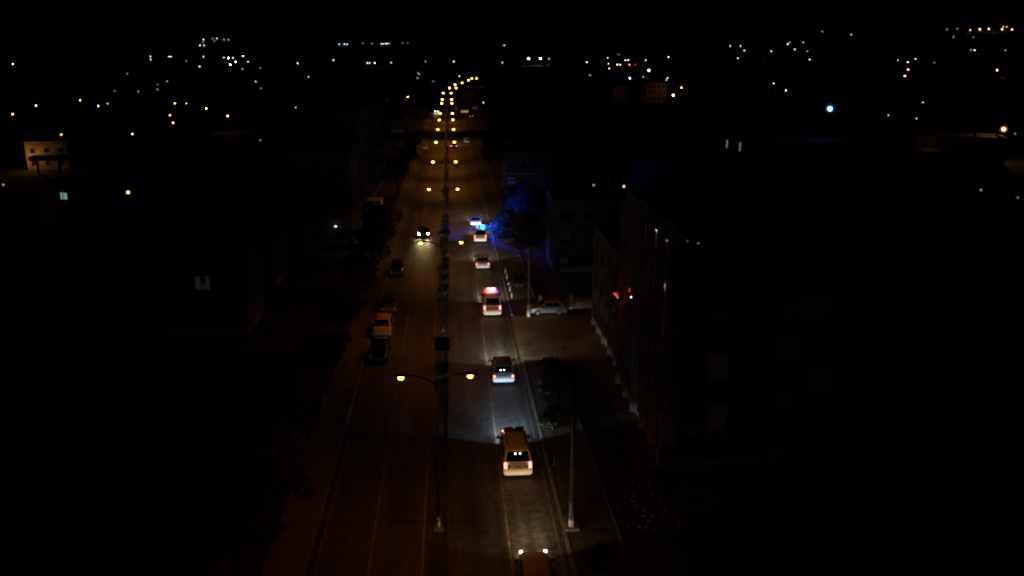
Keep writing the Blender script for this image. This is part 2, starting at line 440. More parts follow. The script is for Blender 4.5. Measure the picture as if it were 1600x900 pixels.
# ------------------------------------------------------------------ vehicles
def beam_light(parent, loc, energy, col, tilt=-1.0, wide=.34):
    """low beam: a flat-topped pattern, bright below the cut-off and faint above, as a headlight optic makes it"""
    o = spot('beam', parent, loc, (R(90 + tilt), 0, 0), energy, col, 150, .25, .07)
    l = o.data; l.use_nodes = True; nt = l.node_tree
    em = nt.nodes["Emission"]
    tc = nt.nodes.new("ShaderNodeTexCoord"); sp = nt.nodes.new("ShaderNodeSeparateXYZ")
    nt.links.new(tc.outputs["Normal"], sp.inputs[0])
    def m(op, a, b=None, c=None):
        n = nt.nodes.new("ShaderNodeMath"); n.operation = op
        for i, v in enumerate((a, b, c)):
            if v is None: continue
            if isinstance(v, (int, float)): n.inputs[i].default_value = v
            else: nt.links.new(v, n.inputs[i])
        return n.outputs[0]
    up = nt.nodes.new("ShaderNodeMapRange"); up.interpolation_type = 'SMOOTHSTEP'
    up.inputs["From Min"].default_value = -.012; up.inputs["From Max"].default_value = .030
    up.inputs["To Min"].default_value = 1.0; up.inputs["To Max"].default_value = .05
    nt.links.new(sp.outputs["Y"], up.inputs["Value"])
    dn = nt.nodes.new("ShaderNodeMapRange"); dn.interpolation_type = 'SMOOTHSTEP'
    dn.inputs["From Min"].default_value = -.45; dn.inputs["From Max"].default_value = -.02
    dn.inputs["To Min"].default_value = .10; dn.inputs["To Max"].default_value = 1.0
    nt.links.new(sp.outputs["Y"], dn.inputs["Value"])
    sq = m('MULTIPLY', sp.outputs["X"], sp.outputs["X"])
    ga = m('POWER', 2.71828, m('MULTIPLY', sq, -1/(wide*wide)))
    ga = m('MAXIMUM', ga, .09)
    nt.links.new(m('MULTIPLY', m('MULTIPLY', up.outputs[0], dn.outputs[0]), ga), em.inputs[1])
    return o

TYPES = {   # length, width, belt height, top profile (distance from the rear bumper, height), rear window, windscreen, side glass spans
 'van':    dict(L=5.1, W=1.92, belt=1.08, prof=[(0,.95,.95),(.07,1.08,1),(.30,1.88,1),(.7,1.95,1),(3.1,1.95,1),(3.55,1.86,1),(4.25,1.14,1),(4.85,.98,.96),(5.1,.72,.88)], rear=1, wind=5, sides=[(.75,1.75),(1.85,2.75),(2.85,3.5)]),
 'minibus':dict(L=5.3, W=1.95, belt=1.15, prof=[(0,.95,.95),(.06,1.15,1),(.20,2.12,1),(.55,2.25,1),(3.9,2.25,1),(4.3,2.1,1),(4.95,1.2,1),(5.2,1.0,.96),(5.3,.75,.9)], rear=1, wind=5, sides=[(.7,1.7),(1.8,2.8),(3.0,3.9)]),
 'hatch':  dict(L=4.1, W=1.75, belt=.92, prof=[(0,.75,.92),(.05,.92,1),(.42,1.38,1),(.8,1.47,1),(2.0,1.48,1),(2.35,1.42,1),(3.05,.98,1),(3.8,.82,.94),(4.1,.62,.82)], rear=1, wind=5, sides=[(.85,1.5),(1.58,2.4)]),
 'suv':    dict(L=4.5, W=1.84, belt=1.02, prof=[(0,.85,.93),(.06,1.02,1),(.40,1.55,1),(.8,1.66,1),(2.4,1.68,1),(2.75,1.6,1),(3.45,1.08,1),(4.2,.94,.95),(4.5,.70,.84)], rear=1, wind=5, sides=[(.85,1.7),(1.78,2.75)]),
 'sedan':  dict(L=4.4, W=1.76, belt=.90, prof=[(0,.72,.9),(.05,.94,.97),(.75,.98,1),(1.35,1.38,1),(1.7,1.43,1),(2.35,1.43,1),(2.7,1.37,1),(3.35,.96,1),(4.1,.82,.94),(4.4,.62,.82)], rear=2, wind=6, sides=[(1.45,2.0),(2.08,2.75)]),
}
WHEEL = MB().tube([(-.11,0,0),(.11,0,0)], .33, 18).mesh('wheel', M_RUBBER)
RIM = MB().tube([(-.118,0,0),(.118,0,0)], [.2,.2], 12).mesh('rim', M_RIM)
M_TAIL = glow_mat('tail_light_glow', (1,.14,.08)); M_HEAD = glow_mat('headlight_glow', (1,.93,.78)); M_HEADOFF = mat('headlight_glass', (.5,.5,.52), .08)
M_TAILOFF = mat('tail_light_off', (.25,.01,.01), .2)
M_BEACONHALO = glow_mat('beacon_halo_blue', (.0,.035,1)); M_BEACONB = glow_mat('beacon_blue', (.008,.45,1)); M_BEACONR = glow_mat('beacon_red', (1,.16,.07)); M_BEACONV = glow_mat('beacon_violet', (.6,.35,1))
M_WHITEDOT = glow_mat('white_dot_glow', (1,.97,.92))
M_LENSB = mat('lens_blue', (.02,.04,.3), .15); M_LENSR = mat('lens_red', (.3,.02,.02), .15)

def vehicle(kind, name, label, cat, paint, loc, rz=0, tail=0, head=0, beam=0, beam_col=(1,.92,.8), group=None, bumper=None, trim=None, scale=1, tilt=-1.0, wide=.34, rear_paint=None):
    T = TYPES[kind]; L = T['L']; w = T['W']/2; belt = T['belt']; P = T['prof']; y0 = -L/2; zb = .24
    t = thing(name, label, cat, loc, rz, group); t.scale = (scale,)*3
    mb = MB(); secs = []
    for (s, zt, ws) in P:
        ww = w*ws; bl = min(belt, zt-.10); tall = zt > belt+.2
        wt = (w-.17) if tall else ww-.05
        wt = wt if tall else min(wt, ww-.05)
        half = [(0,zb),(ww-.10,zb),(ww,zb+.14),(ww+.0,(zb+bl)/2),(ww-.03,bl),(wt,zt-.09),(wt-.13,zt-.005),(0,zt+.025)]
        secs.append([(x, y0+s, z) for x, z in half] + [(-x, y0+s, z) for x, z in half[-2:0:-1]])
    n = len(secs[0])
    for sct in secs: mb.v += sct
    for i in range(len(secs)-1):
        for k in range(n): mb.f.append((i*n+k, i*n+(k+1) % n, (i+1)*n+(k+1) % n, (i+1)*n+k))
    mb.f.append(tuple(range(n))[::-1]); mb.f.append(tuple((len(secs)-1)*n+k for k in range(n)))
    part('body', mb, paint, t, smooth=False)
    # glass
    def across(i, j, a, b, inset):
        (s0, z0, _), (s1, z1, _) = P[i], P[j]
        l = lambda q: (y0+s0+(s1-s0)*q, z0+(z1-z0)*q)
        return l(a), l(b)
    i = T['rear']; lo, hi = across(i, i+1, .12, .93, .1)
    wl = w-.14; wh = w-.30
    part('rear_window', MB().slab([(-wl,lo[0],lo[1]),(wl,lo[0],lo[1]),(wh,hi[0],hi[1]),(-wh,hi[0],hi[1])], .03), M_GLASS, t)
    i = T['wind']; hi, lo = across(i, i+1, .04, .95, .1)
    part('windscreen', MB().slab([(wl,lo[0],lo[1]),(-wl,lo[0],lo[1]),(-wh,hi[0],hi[1]),(wh,hi[0],hi[1])], .03), M_GLASS, t)
    top = max(p[1] for p in P)-.12
    for (a, b) in T['sides']:
        for sx in (-1, 1):
            q = [(sx*(w-.035), y0+a, belt+.05), (sx*(w-.035), y0+b, belt+.05), (sx*(w-.165), y0+b-.04, top), (sx*(w-.165), y0+a+.04, top)]
            if sx < 0: q = [q[1], q[0], q[3], q[2]]
            part('side_window', MB().slab(q, .02), M_GLASS, t)
    # lights
    zt = belt-.20
    for sx in (-1, 1):
        x0, x1 = sorted((sx*(w-.06), sx*(w-.22)))
        for dz in ((0, .2) if kind in ('van', 'minibus') else (0,)):
            o = part('tail_light', MB().box(x0, x1, y0-.03, y0+.12, zt+dz-.13, zt+dz+.03), M_TAIL if tail else M_TAILOFF, t)
            o['glow'] = tail
        x0, x1 = sorted((sx*(w-.12), sx*(w-.29)))
        o = part('headlight', MB().poly([(x0,y0+L-.17,.60),(x1,y0+L-.17,.60),(x1,y0+L+.0,.60),(x0,y0+L+.0,.60),(x0,y0+L-.13,.800),(x1,y0+L-.13,.800),(x1,y0+L-.02,.775),(x0,y0+L-.02,.775)],
                 [(0,3,2,1),(4,5,6,7),(0,1,5,4),(1,2,6,5),(2,3,7,6),(3,0,4,7)]), M_HEAD if head else M_HEADOFF, t)
        o['glow'] = head
        if beam: beam_light(t, (sx*(w-.30), y0+L+.10, .68), beam, beam_col, tilt, wide)
    # bumpers, plate, mirrors, wheels
    bm = bumper or M_TRIM
    part('rear_bumper', MB().poly([(-w*.97,y0-.06,.36),(w*.97,y0-.06,.36),(w,y0+.3,.36),(-w,y0+.3,.36),(-w*.97,y0-.06,.60),(w*.97,y0-.06,.60),(w+.012,y0+.3,.60),(-w-.012,y0+.3,.60)],
         [(0,3,2,1),(4,5,6,7),(0,1,5,4),(1,2,6,5),(2,3,7,6),(3,0,4,7)]), bm, t)
    part('front_bumper', MB().box(-w*.86, w*.86, y0+L-.16, y0+L+.05, .30, .54), bm, t)
    part('number_plate', MB().box(-.26, .26, y0-.085, y0-.05, .43, .54) if kind in ('hatch','sedan') else MB().box(-.26, .26, y0-.03, y0+.02, .66, .77), M_PLATE, t)
    ym = y0 + P[T['wind']+1][0] - .35
    for sx in (-1, 1):
        x0, x1 = sorted((sx*(w+.01), sx*(w+.22)))
        part('wing_mirror', MB().box(x0, x1, ym-.07, ym+.07, belt+.02, belt+.21), trim or M_TRIM, t)
        for yy in (y0+.85, y0+L-.92):
            wo = link('wheel', WHEEL, t, (sx*(w-.10), yy, .33)); link('rim', RIM, wo)
        ya = y0 + T['sides'][0][0] + .1
        part('door_handle', MB().box(*sorted((sx*(w-.02), sx*(w+.03))), ya+.7, ya+.9, belt-.13, belt-.09), M_TRIM, t)
    if kind in ('van', 'minibus', 'suv'):
        part('roof_rail', MB().box(-w+.31, -w+.35, y0+.9, y0+3.0, T['prof'][3][1]-.02, T['prof'][3][1]+.06), M_TRIM, t)
        part('roof_rail', MB().box(w-.35, w-.31, y0+.9, y0+3.0, T['prof'][3][1]-.02, T['prof'][3][1]+.06), M_TRIM, t)
    return t
def light_bar(t, y, z, left, right, gl, gr, half=.62):
    b = part('light_bar', MB().box(-half, half, y-.14, y+.14, z-.02, z+.06), M_DARKMETAL, t)
    o = part('lens', MB().box(-half+.03, -.06, y-.12, y+.12, z+.06, z+.24), left, b); o['glow'] = gl
    o = part('lens', MB().box(.06, half-.03, y-.12, y+.12, z+.06, z+.24), right, b); o['glow'] = gr
    return b

CG = 'vehicles of the convoy'
v = vehicle('hatch', 'lead_car', 'white hatchback leading the convoy, its tailgate bleached by the lights behind', 'car', M_PWHITE, (3.95,141.9,0), 0, tail=5, head=6, beam=BEAM_W, group=CG, bumper=M_PWHITE)
v = vehicle('van', 'beacon_van', 'white van with a dazzling blue beacon on its roof, second in the convoy', 'van', M_PWHITE, (4.28,129.5,0), R(-1), tail=5, head=6, beam=BEAM_W*.9, beam_col=(.9,.95,1), group=CG, bumper=M_PWHITE)
bar = part('light_bar', MB().box(-.18,1.02,-1.24,-.86,1.9,2.0), M_DARKMETAL, v)
o = part('lens', MB().tube([(.42,-1.05,2.02),(.42,-1.05,2.22),(.42,-1.05,2.40)], [.22,.21,.12], 12), M_BEACONB, bar); o['glow'] = 45
for xa, xb in ((-.16,.16),(.68,1.0)):
    o = part('lens', MB().box(xa, xb, -1.22, -.88, 2.0, 2.36), M_BEACONHALO, bar); o['glow'] = 9  # side blocks added to stand in for the beacon's blue halo
spot('beacon_light', v, (.62,-1.05,2.5), (0, R(-82), 0), 5200, (.003,.04,1), 150, .6, .2)
spot('beacon_light', v, (.42,-1.3,3.0), (R(42), 0, 0), 6500, (.02,.08,1), 125, .8, .2)
v = vehicle('suv', 'convoy_van', 'small white van with a shiny roof following the blue beacon van', 'van', M_PWHITE, (3.95,112.2,0), 0, tail=6, head=6, beam=BEAM_W, beam_col=(1,.92,.8), group=CG, bumper=M_PWHITE)
v = vehicle('minibus', 'ambulance', 'ambulance minibus with red and violet flashing roof lights', 'ambulance', M_PWHITE, (4.15,91.3,0), R(.6), tail=8, head=6, beam=BEAM_W*1.1, beam_col=(1,.92,.75), group=CG, bumper=M_PWHITE)
part('side_stripe', MB().box(-.99,-.955,-2.2,2.0,.80,1.0).box(.955,.99,-2.2,2.0,.80,1.0), M_PRED, v)
part('rear_redlit_band', MB().box(-.66,.66,-2.67,-2.55,.72,1.12), M_PRED, v)  # orange-red band, made taller to paint the beacon's red light here
b = light_bar(v, -.1, 2.27, M_BEACONR, M_BEACONV, 14, 9, .46)
spot('beacon_light', v, (-.35,-.5,3.2), (R(12), R(-8), 0), 330, (1,.09,.015), 115, .8, .15); spot('beacon_light', v, (.45,-.5,3.2), (R(12), R(8), 0), 130, (.45,.10,1), 115, .8, .15)
v = vehicle('suv', 'silver_car', 'silver hatchback with red tail lights and a glaring white lower tailgate', 'car', M_PSILVER, (4.16,71.0,0), 0, tail=9, head=6, beam=BEAM_W*1.2, beam_col=(1,.9,.7), group=CG, bumper=M_PWHITE)
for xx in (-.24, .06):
    o = part('window_dot', MB().ball((xx,-2.07,1.27), .055, 8, 5), M_WHITEDOT, v); o['glow'] = 5  # glowing balls added on the rear glass as two bright dots
part('tailgate_panel', MB().box(-.64,.64,-2.30,-2.22,.63,.80), M_PWHITE, v)
v = vehicle('van', 'police_van', 'white police van with striped tailgate and emblem, second vehicle from the viewer', 'van', M_PWHITE, (4.05,54.4,0), R(.4), tail=10, head=6, beam=BEAM_W*1.3, beam_col=(.58,.76,1), group=CG, bumper=M_PWHITE)
for sx in (-1, 1):
    for k in range(3):
        part('stripe', MB().box(*sorted((sx*(.50+k*.075), sx*(.54+k*.075))), -2.565, -2.50, .70, .94), M_BLUE, v)
part('emblem', MB().box(-.22,-.02,-2.565,-2.5,.80,.93), M_YELLOW, v)
part('emblem', MB().box(.02,.20,-2.565,-2.5,.79,.87), M_BLUE, v)
part('lettering', MB().box(-.36,-.32,-2.565,-2.5,.69,.77).box(-.30,-.28,-2.565,-2.5,.69,.77).box(-.30,-.22,-2.565,-2.5,.69,.71).box(-.19,-.15,-2.565,-2.5,.69,.77).box(-.12,-.08,-2.565,-2.5,.69,.77), M_BLUE, v)
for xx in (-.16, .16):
    o = part('window_dot', MB().ball((xx,-2.36,1.70), .055, 8, 5), M_WHITEDOT, v); o['glow'] = 5  # added glowing balls again, two bright dots on the glass
light_bar(v, .68, 1.97, M_LENSR, M_LENSB, 0, 0, .70)
o = part('marker_light', MB().ball((-.78,.7,1.96), .05, 8, 5), M_TAIL, v); o['glow'] = 14
v = vehicle('hatch', 'trailing_car', 'beige car entering at the bottom edge, headlamps lit, nearest the viewer', 'car', M_PBEIGE, (4.1,39.95,0), R(-1), tail=4, head=5, beam=BEAM_W*.5, beam_col=(1,.68,.34), group=CG, trim=M_PBEIGE)

OG = 'oncoming traffic on the left carriageway'
vehicle('sedan', 'oncoming_car', 'dark oncoming car with two bright headlights on the left carriageway', 'car', M_PDARK, (-4.35,132.9,0), math.pi, head=90, beam=480, beam_col=(1,.75,.32), group=OG, tilt=-2.4, wide=.16)
vehicle('hatch', 'oncoming_car', 'far oncoming car, a close pair of white headlights beside the sodium lamps', 'car', M_PGREY, (-6.5,439,0), math.pi, head=60, beam=700, beam_col=(1,.7,.4), group=OG)
vehicle('sedan', 'distant_car', 'distant dark car with red tail lights under the fifth pair of street lamps', 'car', M_PDARK, (1.1,267.7,0), 0, tail=14, beam=3000)
PG = 'cars parked along the road'
vehicle('hatch', 'parked_car', 'white parked car far ahead on the right verge', 'car', M_PWHITE, (5.3,283.6,0), 0, group=PG)
vehicle('sedan', 'parked_car', 'pale parked car far off by the left kerb', 'car', M_PWHITE, (-7.4,260.6,0), math.pi, group=PG)
vehicle('suv', 'parked_car', 'beige parked car with orange lamp-lit roof and bonnet by the left kerb', 'car', M_PBEIGE, (-7.1,83.8,0), math.pi, group=PG, bumper=M_TRIM)
vehicle('hatch', 'parked_car', 'dark parked car just behind the beige one, its edge glinting', 'car', M_PGREY, (-7.0,92.2,0), math.pi, group=PG)
vehicle('hatch', 'parked_car', 'black parked car with one bright glint, furthest of the near left row', 'car', M_PDARK, (-7.1,109.3,0), math.pi, group=PG)
vehicle('sedan', 'parked_car', 'dark parked car nearest the viewer by the left kerb', 'car', M_PDARK, (-6.9,77.0,0), math.pi, group=PG)
vehicle('hatch', 'parked_car', 'white car parked sideways behind the white-based pole', 'car', M_PSILVER, (10.2,89.6,0), R(90), group=PG)
vehicle('hatch', 'parked_car', 'far car with a white light beside the lit shop front', 'car', M_PWHITE, (9.2,402,0), R(20), head=0, group=PG, tail=6)

# box truck on the left
t = thing('box_truck', 'pale box truck parked on the left, roof edges lit orange', 'truck', (-13.0,146.5,0), math.pi)
part('cargo_box', MB().box(-1.2,1.2,-3.0,1.6,.95,3.5), M_PWHITE, t)
part('roof_trim', MB().box(-1.23,1.23,-3.03,-2.95,3.38,3.54).box(-1.23,1.23,1.55,1.63,3.38,3.54), M_STEEL, t)
part('cab', MB().poly([(-1.05,1.75,.6),(1.05,1.75,.6),(1.05,3.4,.6),(-1.05,3.4,.6),(-1.0,1.75,2.4),(1.0,1.75,2.4),(1.0,2.95,2.35),(-1.0,2.95,2.35),(-1.05,3.4,1.35),(1.05,3.4,1.35)],
     [(3,2,1,0),(4,5,6,7),(0,1,5,4),(7,6,9,8),(8,9,2,3),(1,2,9,6,5),(0,4,7,8,3)]), M_PWHITE, t)
part('windscreen', MB().slab([(.9,3.36,1.42),(-.9,3.36,1.42),(-.86,3.02,2.24),(.86,3.02,2.24)], .03), M_GLASS, t)
part('chassis', MB().box(-.5,.5,-2.8,3.0,.5,.95), M_DARKMETAL, t)
for sx in (-1, 1):
    part('headlight', MB().box(*sorted((sx*.6, sx*.95)), 3.36, 3.45, .8, 1.02), M_HEADOFF, t)
    part('wing_mirror', MB().box(*sorted((sx*1.08, sx*1.3)), 3.0, 3.1, 1.5, 2.0), M_TRIM, t)
    for yy in (-1.9, 2.5):
        wo = link('wheel', WHEEL, t, (sx*.98, yy, .42)); wo.scale = (1.3,1.27,1.27); link('rim', RIM, wo)

# ------------------------------------------------------------------ buildings
WIN = {}
def win_meshes(w, h):
    if (w, h) not in WIN:
        f = MB()
        f.box(-w/2-.08, -w/2, -.07, .02, -.08, h+.08).box(w/2, w/2+.08, -.07, .02, -.08, h+.08)
        f.box(-w/2, w/2, -.07, .02, h, h+.08).box(-w/2, w/2, -.12, .02, -.08, 0).box(-.03, .03, -.05, .02, 0, h)
        p = MB().box(-w/2, w/2, -.03, .01, 0, h)
        WIN[(w, h)] = (f.mesh('window', M_FRAME), p.mesh('pane', M_WINGLASS))
    return WIN[(w, h)]
DOORM = MB().box(-.5,.5,-.06,.02,0,2.15).box(-.58,-.5,-.09,.02,0,2.23).box(.5,.58,-.09,.02,0,2.23).box(-.5,.5,-.09,.02,2.15,2.23).mesh('door', M_DOOR)
HANDLEM = MB().box(.36,.42,-.12,-.05,.95,1.1).mesh('handle', M_STEEL)
BALC = {}
def balcony_mesh(w, m):
    if (w, m.name) not in BALC:
        b = MB().box(-w/2, w/2, -1.3, 0, 0, .16).box(-w/2, w/2, -1.3, -1.2, .16, 1.05)
        b.box(-w/2, -w/2+.1, -1.2, 0, .16, 1.05).box(w/2-.1, w/2, -1.2, 0, .16, 1.05)
        BALC[(w, m.name)] = b.mesh('balcony', m)
    return BALC[(w, m.name)]
def building(name, label, cat, x, y, w, d, h, rz=0, m=None, floors=2, S=0, W=0, E=0, win=(1.2,1.3), roof='flat', door=False, group=None, z=0, balc=None):
    """x, y is the middle of the side that faces the viewer (S); the house reaches d back from it"""
    m = m or M_RENDER
    t = thing(name, label, cat, (x, y, z), rz, group)
    part('wall', MB().box(-w/2, w/2, 0, d, -1.0, h), m, t)
    if roof == 'flat':
        rf = MB().box(-w/2-.15, w/2+.15, -.15, d+.15, h, h+.18)
        rf.box(-w/2-.1, w/2+.1, -.1, .1, h+.18, h+.8).box(-w/2-.1, w/2+.1, d-.1, d+.1, h+.18, h+.8)
        rf.box(-w/2-.1, -w/2+.1, .1, d-.1, h+.18, h+.8).box(w/2-.1, w/2+.1, .1, d-.1, h+.18, h+.8)
        part('roof', rf, m, t)
        if w > 7: part('water_tank', MB().tube([(w*.2,d*.5,h+.18),(w*.2,d*.5,h+1.5)], .6, 12), M_STEEL, t)
    else:
        rh = w*.26
        part('roof', MB().poly([(-w/2-.4,-.4,h-.05),(w/2+.4,-.4,h-.05),(w/2+.4,d+.4,h-.05),(-w/2-.4,d+.4,h-.05),(0,-.4,h+rh),(0,d+.4,h+rh)],
             [(0,3,2,1),(0,1,4),(2,3,5),(1,2,5,4),(3,0,4,5)]), M_ROOF, t)
    fh = h/floors; fr, pn = win_meshes(*win)
    for face, n in (('S', S), ('W', W), ('E', E)):
        if not n: continue
        ln = w if face == 'S' else d
        for f in range(floors):
            for i in range(n):
                u = (i+.5)/n*ln; zz = f*fh + (fh-win[1])*.5 + .1
                if face == 'S': loc, r = (-w/2+u, -.003, zz), 0
                elif face == 'W': loc, r = (-w/2-.003, u, zz), -math.pi/2
                else: loc, r = (w/2+.003, u, zz), math.pi/2
                if door and face == 'S' and f == 0 and i == n//2:
                    o = link('door', DOORM, t, (loc[0], loc[1], 0), (0,0,r)); link('handle', HANDLEM, o); continue
                o = link('window', fr, t, loc, (0,0,r)); link('pane', pn, o)
                if balc and face == balc[0] and f > 0 and i % balc[1] == 0:
                    link('balcony', balcony_mesh(2.6, m), t, (loc[0], loc[1], f*fh-.1), (0,0,r))
    return t
def lit_panes(t, boxes, col, g):
    for (x0, x1, y0, y1, z0, z1) in boxes:
        o = part('lit_window', MB().box(x0, x1, y0, y1, z0, z1), lamp_mat(col), t); o['glow'] = g

# right: the tall block close to the viewer, its lower wing, and the block beyond the forecourt
t = building('apartment_block', 'tall dark apartment block at the right with rows of windows and faint west piers', 'building', 24.3, 52.8, 20.4, 15.4, 16.0, 0, M_RENDER2, 6, S=6, W=5, win=(1.5,1.5))
for k in range(6):
    part('pilaster', MB().box(-10.55,-10.2, .1+k*3.1, .5+k*3.1, 0, 15.6), M_RENDER, t)
for k, xx in enumerate((-9.4, -6.9, -3.5)):
    part('downpipe', MB().tube([(xx,-.12,0),(xx,-.12,15.8)], .06, 6), M_STEEL, t)
part('shade_strip', MB().box(-10.6,10.3,-.14,0,-.5,1.5), M_SHADESTRIP, t)  # dark strip added to swallow headlight glow on the wall base
for (xa, xb, za, zb, gl) in [(-7.51, -6.33, 6.35, 8.11, 0.0032), (-7.42, -6.13, 2.67, 4.49, 0.003), (-7.46, -6.23, -1.13, 0.46, 0.004), (-7.62, -6.31, 10.21, 11.1, 0.0012), (-3.06, -1.32, 7.67, 9.19, 0.0014), (-2.71, -1.93, 10.33, 11.62, 0.001), (-0.84, 0.86, 5.25, 6.9, 0.0014), (-2.85, -1.66, 4.02, 5.6, 0.0014), (-1.82, 0.36, 9.87, 11.92, 0.001), (-3.22, -1.54, 0.26, 1.63, 0.001)]:
    lit_panes(t, [(xa, xb, -.20, -.15, max(za,.3), zb)], 'Y', gl*.7)
t = building('apartment_wing', 'lower wing behind the tall block, facing the forecourt, with a small red sign', 'building', 23.0, 69.3, 16.8, 16.5, 9.6, 0, M_RENDER2, 3, W=5, win=(1.4,1.5))
for k in range(6): part('pilaster', MB().box(-8.65,-8.4, .3+k*3.1, .7+k*3.1, 0, 9.5), M_RENDER2, t)
t = thing('neon_sign', 'small glowing red blade sign on the dark block facade on the right', 'sign', (13.55,68.4,7.6))
part('sign_box', MB().box(-.5,.55,-.03,.12,-.35,.75), M_DARKMETAL, t)
o = part('red_tube', MB().tube([(-.26,-.1,.42),(-.1,-.1,.30),(.05,-.1,.12),(.12,-.1,0)], [.05,.07,.07,.05], 6), lamp_mat('R'), t); o['glow'] = 1.6
o = part('red_tube', MB().tube([(-.15,-.1,.5),(.15,-.1,.3)], .05, 6), lamp_mat('R'), t); o['glow'] = .5
point('sign_light', t, (-.1,-.8,.2), 3.5, (1,.05,.03), .3)
t = thing('wall_lamp', 'faint red window reflection, as a glowing bulb, right of the red sign', 'lamp', (13.92,64.6,9.2))
part('bracket', MB().box(-.04,.16,-.04,.04,-.04,.04), M_DARKMETAL, t)
o = part('bulb', MB().ball((-.1,0,.08), .11, 8, 6, (.8,1,1.8)), lamp_mat('R'), t); o['glow'] = .35  # bulb added to stand in for a red window reflection
t = thing('wall_lamp', 'tiny white wall lamp on the dark block, below the red sign', 'lamp', (13.95,63.6,9.0), R(-90))
part('bracket', MB().box(-.05,.05,-.15,.15,-.1,.1), M_DARKMETAL, t)
o = part('bulb', MB().ball((0,-.2,0), .08, 8, 6), lamp_mat('W'), t); o['glow'] = 1.6
for (lx, ly, lz, gl, l) in ((13.78,53.62,15.6,.22,'faint white light near the top corner of the tall right block'), (14.86,52.65,15.75,.07,'faintest white light high on the tall right block, middle of three'), (15.57,52.65,15.6,.11,'faint white light high on the tall right block, furthest right')):
    t = thing('wall_lamp', l, 'lamp', (lx, ly, lz))
    part('bracket', MB().box(-.04,.12,-.04,.14,.02,.10), M_DARKMETAL, t)
    o = part('bulb', MB().ball((0,0,-.04), .07, 8, 6), lamp_mat('W'), t); o['glow'] = gl

t = building('apartment_block', 'dim apartment block beyond the forecourt with faint windows and a blue-lit corner', 'building', 17.6, 108, 9, 9, 8.6, 0, M_RENDERD, 3, S=3, W=3, win=(1.6,1.4))
part('corner_panel', MB().box(-4.62,-4.3,5,8,.5,8), M_PAVE, t)
lit_panes(t, [(-3.7,-2.4,-.06,-.02,4.2,5.4)], 'Y', .003)
lit_panes(t, [(-.9,.9,-.06,-.02,3.4,4.8)], 'Y', .0015)
lit_panes(t, [(-3.8,-2.7,-.06,-.02,1.0,2.0)], 'W', .003)
# boundary wall beside the sideways car
t = thing('garden_wall', 'low whitewashed boundary wall beyond the forecourt', 'wall', (0,0,0))
part('wall_panel', MB().box(9.6,16.5,91.2,91.45,0,1.2), M_RENDER, t)
part('coping', MB().box(9.5,16.6,91.1,91.55,1.2,1.3), M_KERB, t)
for xx in (9.6, 13, 16.4): part('pier', MB().box(xx-.2, xx+.2, 91.05, 91.6, 0, 1.5), M_WHITEW, t)

# pale signboard building further up on the right
t = building('shop_building', 'low building with an orange-lit ledge above a pale signboard on the right', 'building', 16.0, 175, 9.6, 12, 7.4, 0, M_RENDERD, 2, S=4, W=4, win=(1.2,1.2))
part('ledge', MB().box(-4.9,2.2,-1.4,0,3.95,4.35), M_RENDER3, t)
part('sign_panel', MB().box(-4.6,-3.0,-.22,-.05,.3,3.3), M_WHITEW, t)
for k in range(3): part('sign_stripe', MB().box(-4.5,-3.1,-.26,-.22,.6+k*.95,.95+k*.95), M_TRIM, t)

# left: balconied block with a lit pillar
t = building('apartment_block', 'tall balconied apartment block on the left with orange-lit slab edges', 'building', -20.6, 152, 11, 40, 17.5, 0, M_RENDERD, 6, S=4, E=8, win=(1.4,1.5), balc=('E', 2))
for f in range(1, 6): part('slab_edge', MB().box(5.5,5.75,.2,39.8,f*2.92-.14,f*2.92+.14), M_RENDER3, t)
t = building('apartment_block', 'narrow block on the left ending in a tall orange-lit pillar', 'building', -19.6, 127, 9.6, 20, 13.0, 0, M_RENDERD, 4, S=3, E=4, win=(1.4,1.5))
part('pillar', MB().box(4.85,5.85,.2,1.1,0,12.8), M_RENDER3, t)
t = thing('wall_lamp', 'small white lamp at the foot of the lit pillar on the left', 'lamp', (-17.0,126.4,2.9))
part('bracket', MB().box(-.05,.05,0,.6,-.06,.06), M_DARKMETAL, t)
o = part('bulb', MB().ball((0,-.1,0), .13, 8, 6, (1.6,1,.8)), lamp_mat('W'), t); o['glow'] = 2.2

# houses seen by their own lamps
t = building('house', 'orange-lit plaster house far left behind a dark flat canopy', 'house', -99.3, 222, 9.3, 9, 6.0, R(14), M_RENDER3, 2, S=3, win=(.9,1.0))
point('lamp_light', t, (-3.5,-2.6,3.4), 170, (1,.52,.12), .2)
t = thing('canopy', 'dark flat canopy on posts in front of the orange-lit house', 'canopy', (-95.0,215.5,0), R(8))
part('roof_slab', MB().box(-4.6,5.2,-3.0,1.4,3.1,4.1), M_DARKMETAL, t)
for xx in (-2.9, 1.8, 4.8): part('post', MB().box(xx-.22, xx+.22, -2.8, -2.4, 0, 3.1), M_DARKMETAL, t)
t = building('house', 'house cut by the left edge, its wall faintly red', 'house', -75.5, 141, 7, 8, 4.6, R(10), M_RENDER3, 1, S=2)
point('lamp_light', t, (3.0,-2.0,3.0), 40, (1,.30,.10), .2)
t = building('house', 'unlit house on the left whose window shows a dull greenish glow', 'house', -24.6, 84.6, 8, 8, 7.4, 0, M_RENDERD, 2, S=2, win=(1.2,1.3))
lit_panes(t, [(-.75,-.28,-.08,-.02,4.7,6.0),(.22,.6,-.08,-.02,4.7,6.0)], 'C', .010)
lit_panes(t, [(-.20,.14,-.08,-.02,4.7,5.35)], 'C', .006)
t = building('house', 'unlit house on the left with three narrow pale cyan window slits', 'house', -62.8, 144.5, 8, 8, 6.4, 0, M_RENDERD, 2, S=2)
lit_panes(t, [(-.55,-.33,-.08,-.02,4.5,5.6),(-.12,.08,-.08,-.02,4.5,5.6),(.16,.40,-.08,-.02,4.5,5.5)], 'C', .32)
